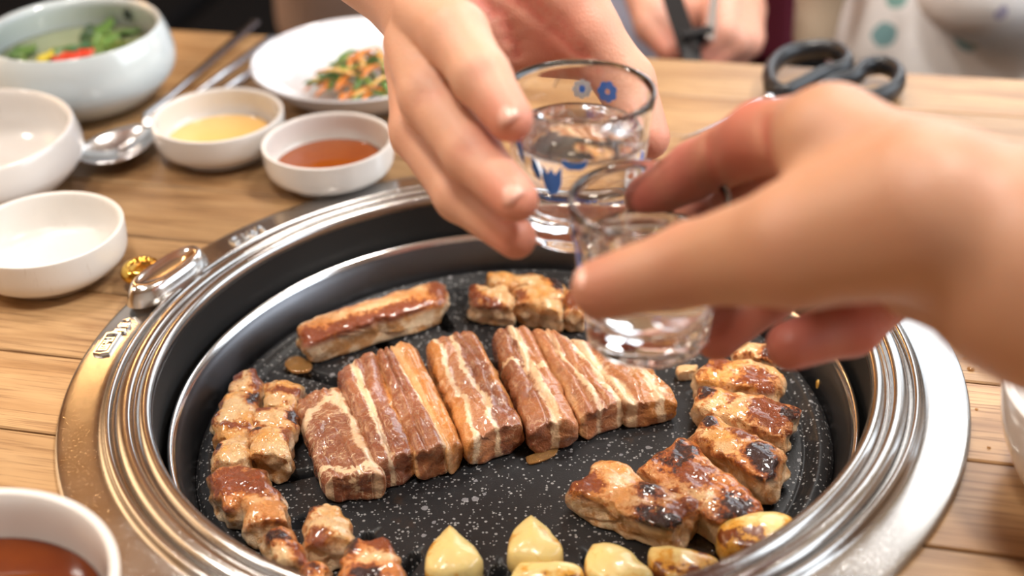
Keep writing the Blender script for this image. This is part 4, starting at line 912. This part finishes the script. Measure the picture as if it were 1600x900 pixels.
def bar(a, b, w_, th_, m, name, par):
    a = Vector(a); b = Vector(b); dd = (b-a).normalized(); s = dd.cross(Vector((0, 1, .3))).normalized()*w_; u = s.cross(dd).normalized()*th_
    v = [q-par.location for q in (a-s-u, a+s-u, a+s+u, a-s+u, b-s-u, b+s-u, b+s+u, b-s+u)]
    mesh(name, v, [(0, 1, 2, 3), (7, 6, 5, 4), (0, 4, 5, 1), (1, 5, 6, 2), (2, 6, 7, 3), (3, 7, 4, 0)], m, par, False)
bar(D(1042, -30, .975), D(1080, 85, .965), .0065, .0016, M['black'], 'arm', tg)
bar(D(1118, -30, .975), D(1108, 62, .965), .0030, .0016, M['blade'], 'arm', tg)
bar(D(1066, 62, .966), D(1112, 52, .968), .0052, .003, M['black'], 'bridge', tg); bar(D(1078, 60, .972), D(1080, 104, .962), .006, .003, M['black'], 'tip', tg)

# floral shirt diner on the right
flo = mat('floral_cotton', (.80, .83, .86), .85); t = NT(flo); ob = t.obj()
vz = t.n('ShaderNodeTexVoronoi'); vz.inputs['Scale'].default_value = 27; t.l(ob, vz.inputs['Vector']); sep = t.n('ShaderNodeSeparateColor'); t.l(vz.outputs['Color'], sep.inputs[0])
dn = t.math('ADD', vz.outputs['Distance'], t.math('MULTIPLY', t.noise(ob, 45, 3), .30))
k = t.math('MULTIPLY', t.math('LESS_THAN', dn, .40), t.math('GREATER_THAN', sep.outputs[0], .25))
colr = t.ramp(sep.outputs[1], [(0, (.10, .36, .42)), (.35, (.42, .42, .66)), (.55, (.12, .40, .38)), (.7, (.62, .58, .45)), (.88, (.75, .10, .20))], 'CONSTANT')
t.l(t.mix(t.math('MULTIPLY', k, .85), (.93, .95, .98), colr), t.b.inputs['Base Color'])
arm4 = [(D(1800, -160, 1.12), .036, D(1560, -110, 1.06), .032), (D(1560, -110, 1.06), .03, D(1440, -150, 1.04), .024)]
V, Q = body_mesh([], arm4 + [(D(1530, -420, 1.3), .06, D(1530, -250, 1.3), .09), (D(1530, -250, 1.3), .09, D(1530, 60, 1.26), .09)], .006, k_p=.03)
b4 = make_body('person', V, Q, M['skin_back'], 'person in white top with teal and lavender flowers seated at right', [])
V, Q = body_mesh([], [(D(1470, -330, 1.25), .085, D(1465, 20, 1.19), .088), (D(1600, -330, 1.25), .12, D(1560, 20, 1.19), .125), (D(1430, 100, 1.16), .06, D(1600, 110, 1.14), .07), (D(1820, -160, 1.15), .055, D(1600, -50, 1.06), .050), (D(1600, -50, 1.06), .050, D(1530, -40, 1.03), .046)], .007, k_p=.03)
o = make_body('floral_shirt', V, Q, flo, None, []); o.parent = b4; o.location = o.location - b4.location
V, Q = body_mesh([], [(D(1290, -60, 1.08), .020, D(1272, 60, 1.10), .016), (D(1330, -200, 1.10), .03, D(1290, -60, 1.08), .02)], .005, k_p=.02)
o = make_body('cardigan_edge', V, Q, mat('beige_knit', (.55, .45, .34), .95), None, []); o.parent = b4; o.location = o.location - b4.location; o['label'] = 'beige cloth edge hanging beside the floral top'

# ------------------------------------------------------------------ seating behind the table
bench = empty('bench', (0, 2.05, ZF), TA); meta(bench, 'long black upholstered bench behind the far table edge', 'bench')
for i in range(5): box('seat_cushion', (.56, .42, .10), (-1.15+i*.575, -.42, .42), M['dark_cloth'], bench, .02); box('back_cushion', (.56, .12, .55), (-1.15+i*.575, -.16, .72), M['dark_cloth'], bench, .025)
box('base', (2.9, .40, .36), (0, -.40, .19), M['housing'], bench, .01)
box('back_panel', (2.9, .06, 1.0), (0, -.06, .5), M['housing'], bench, .01)
cu = box('cushion', (.12, .04, .20), D(1160, -50, 1.55), M['red_cloth'], None, .015, TA); meta(cu, 'dark red cushion between the tongs holder and the floral top', 'cushion')
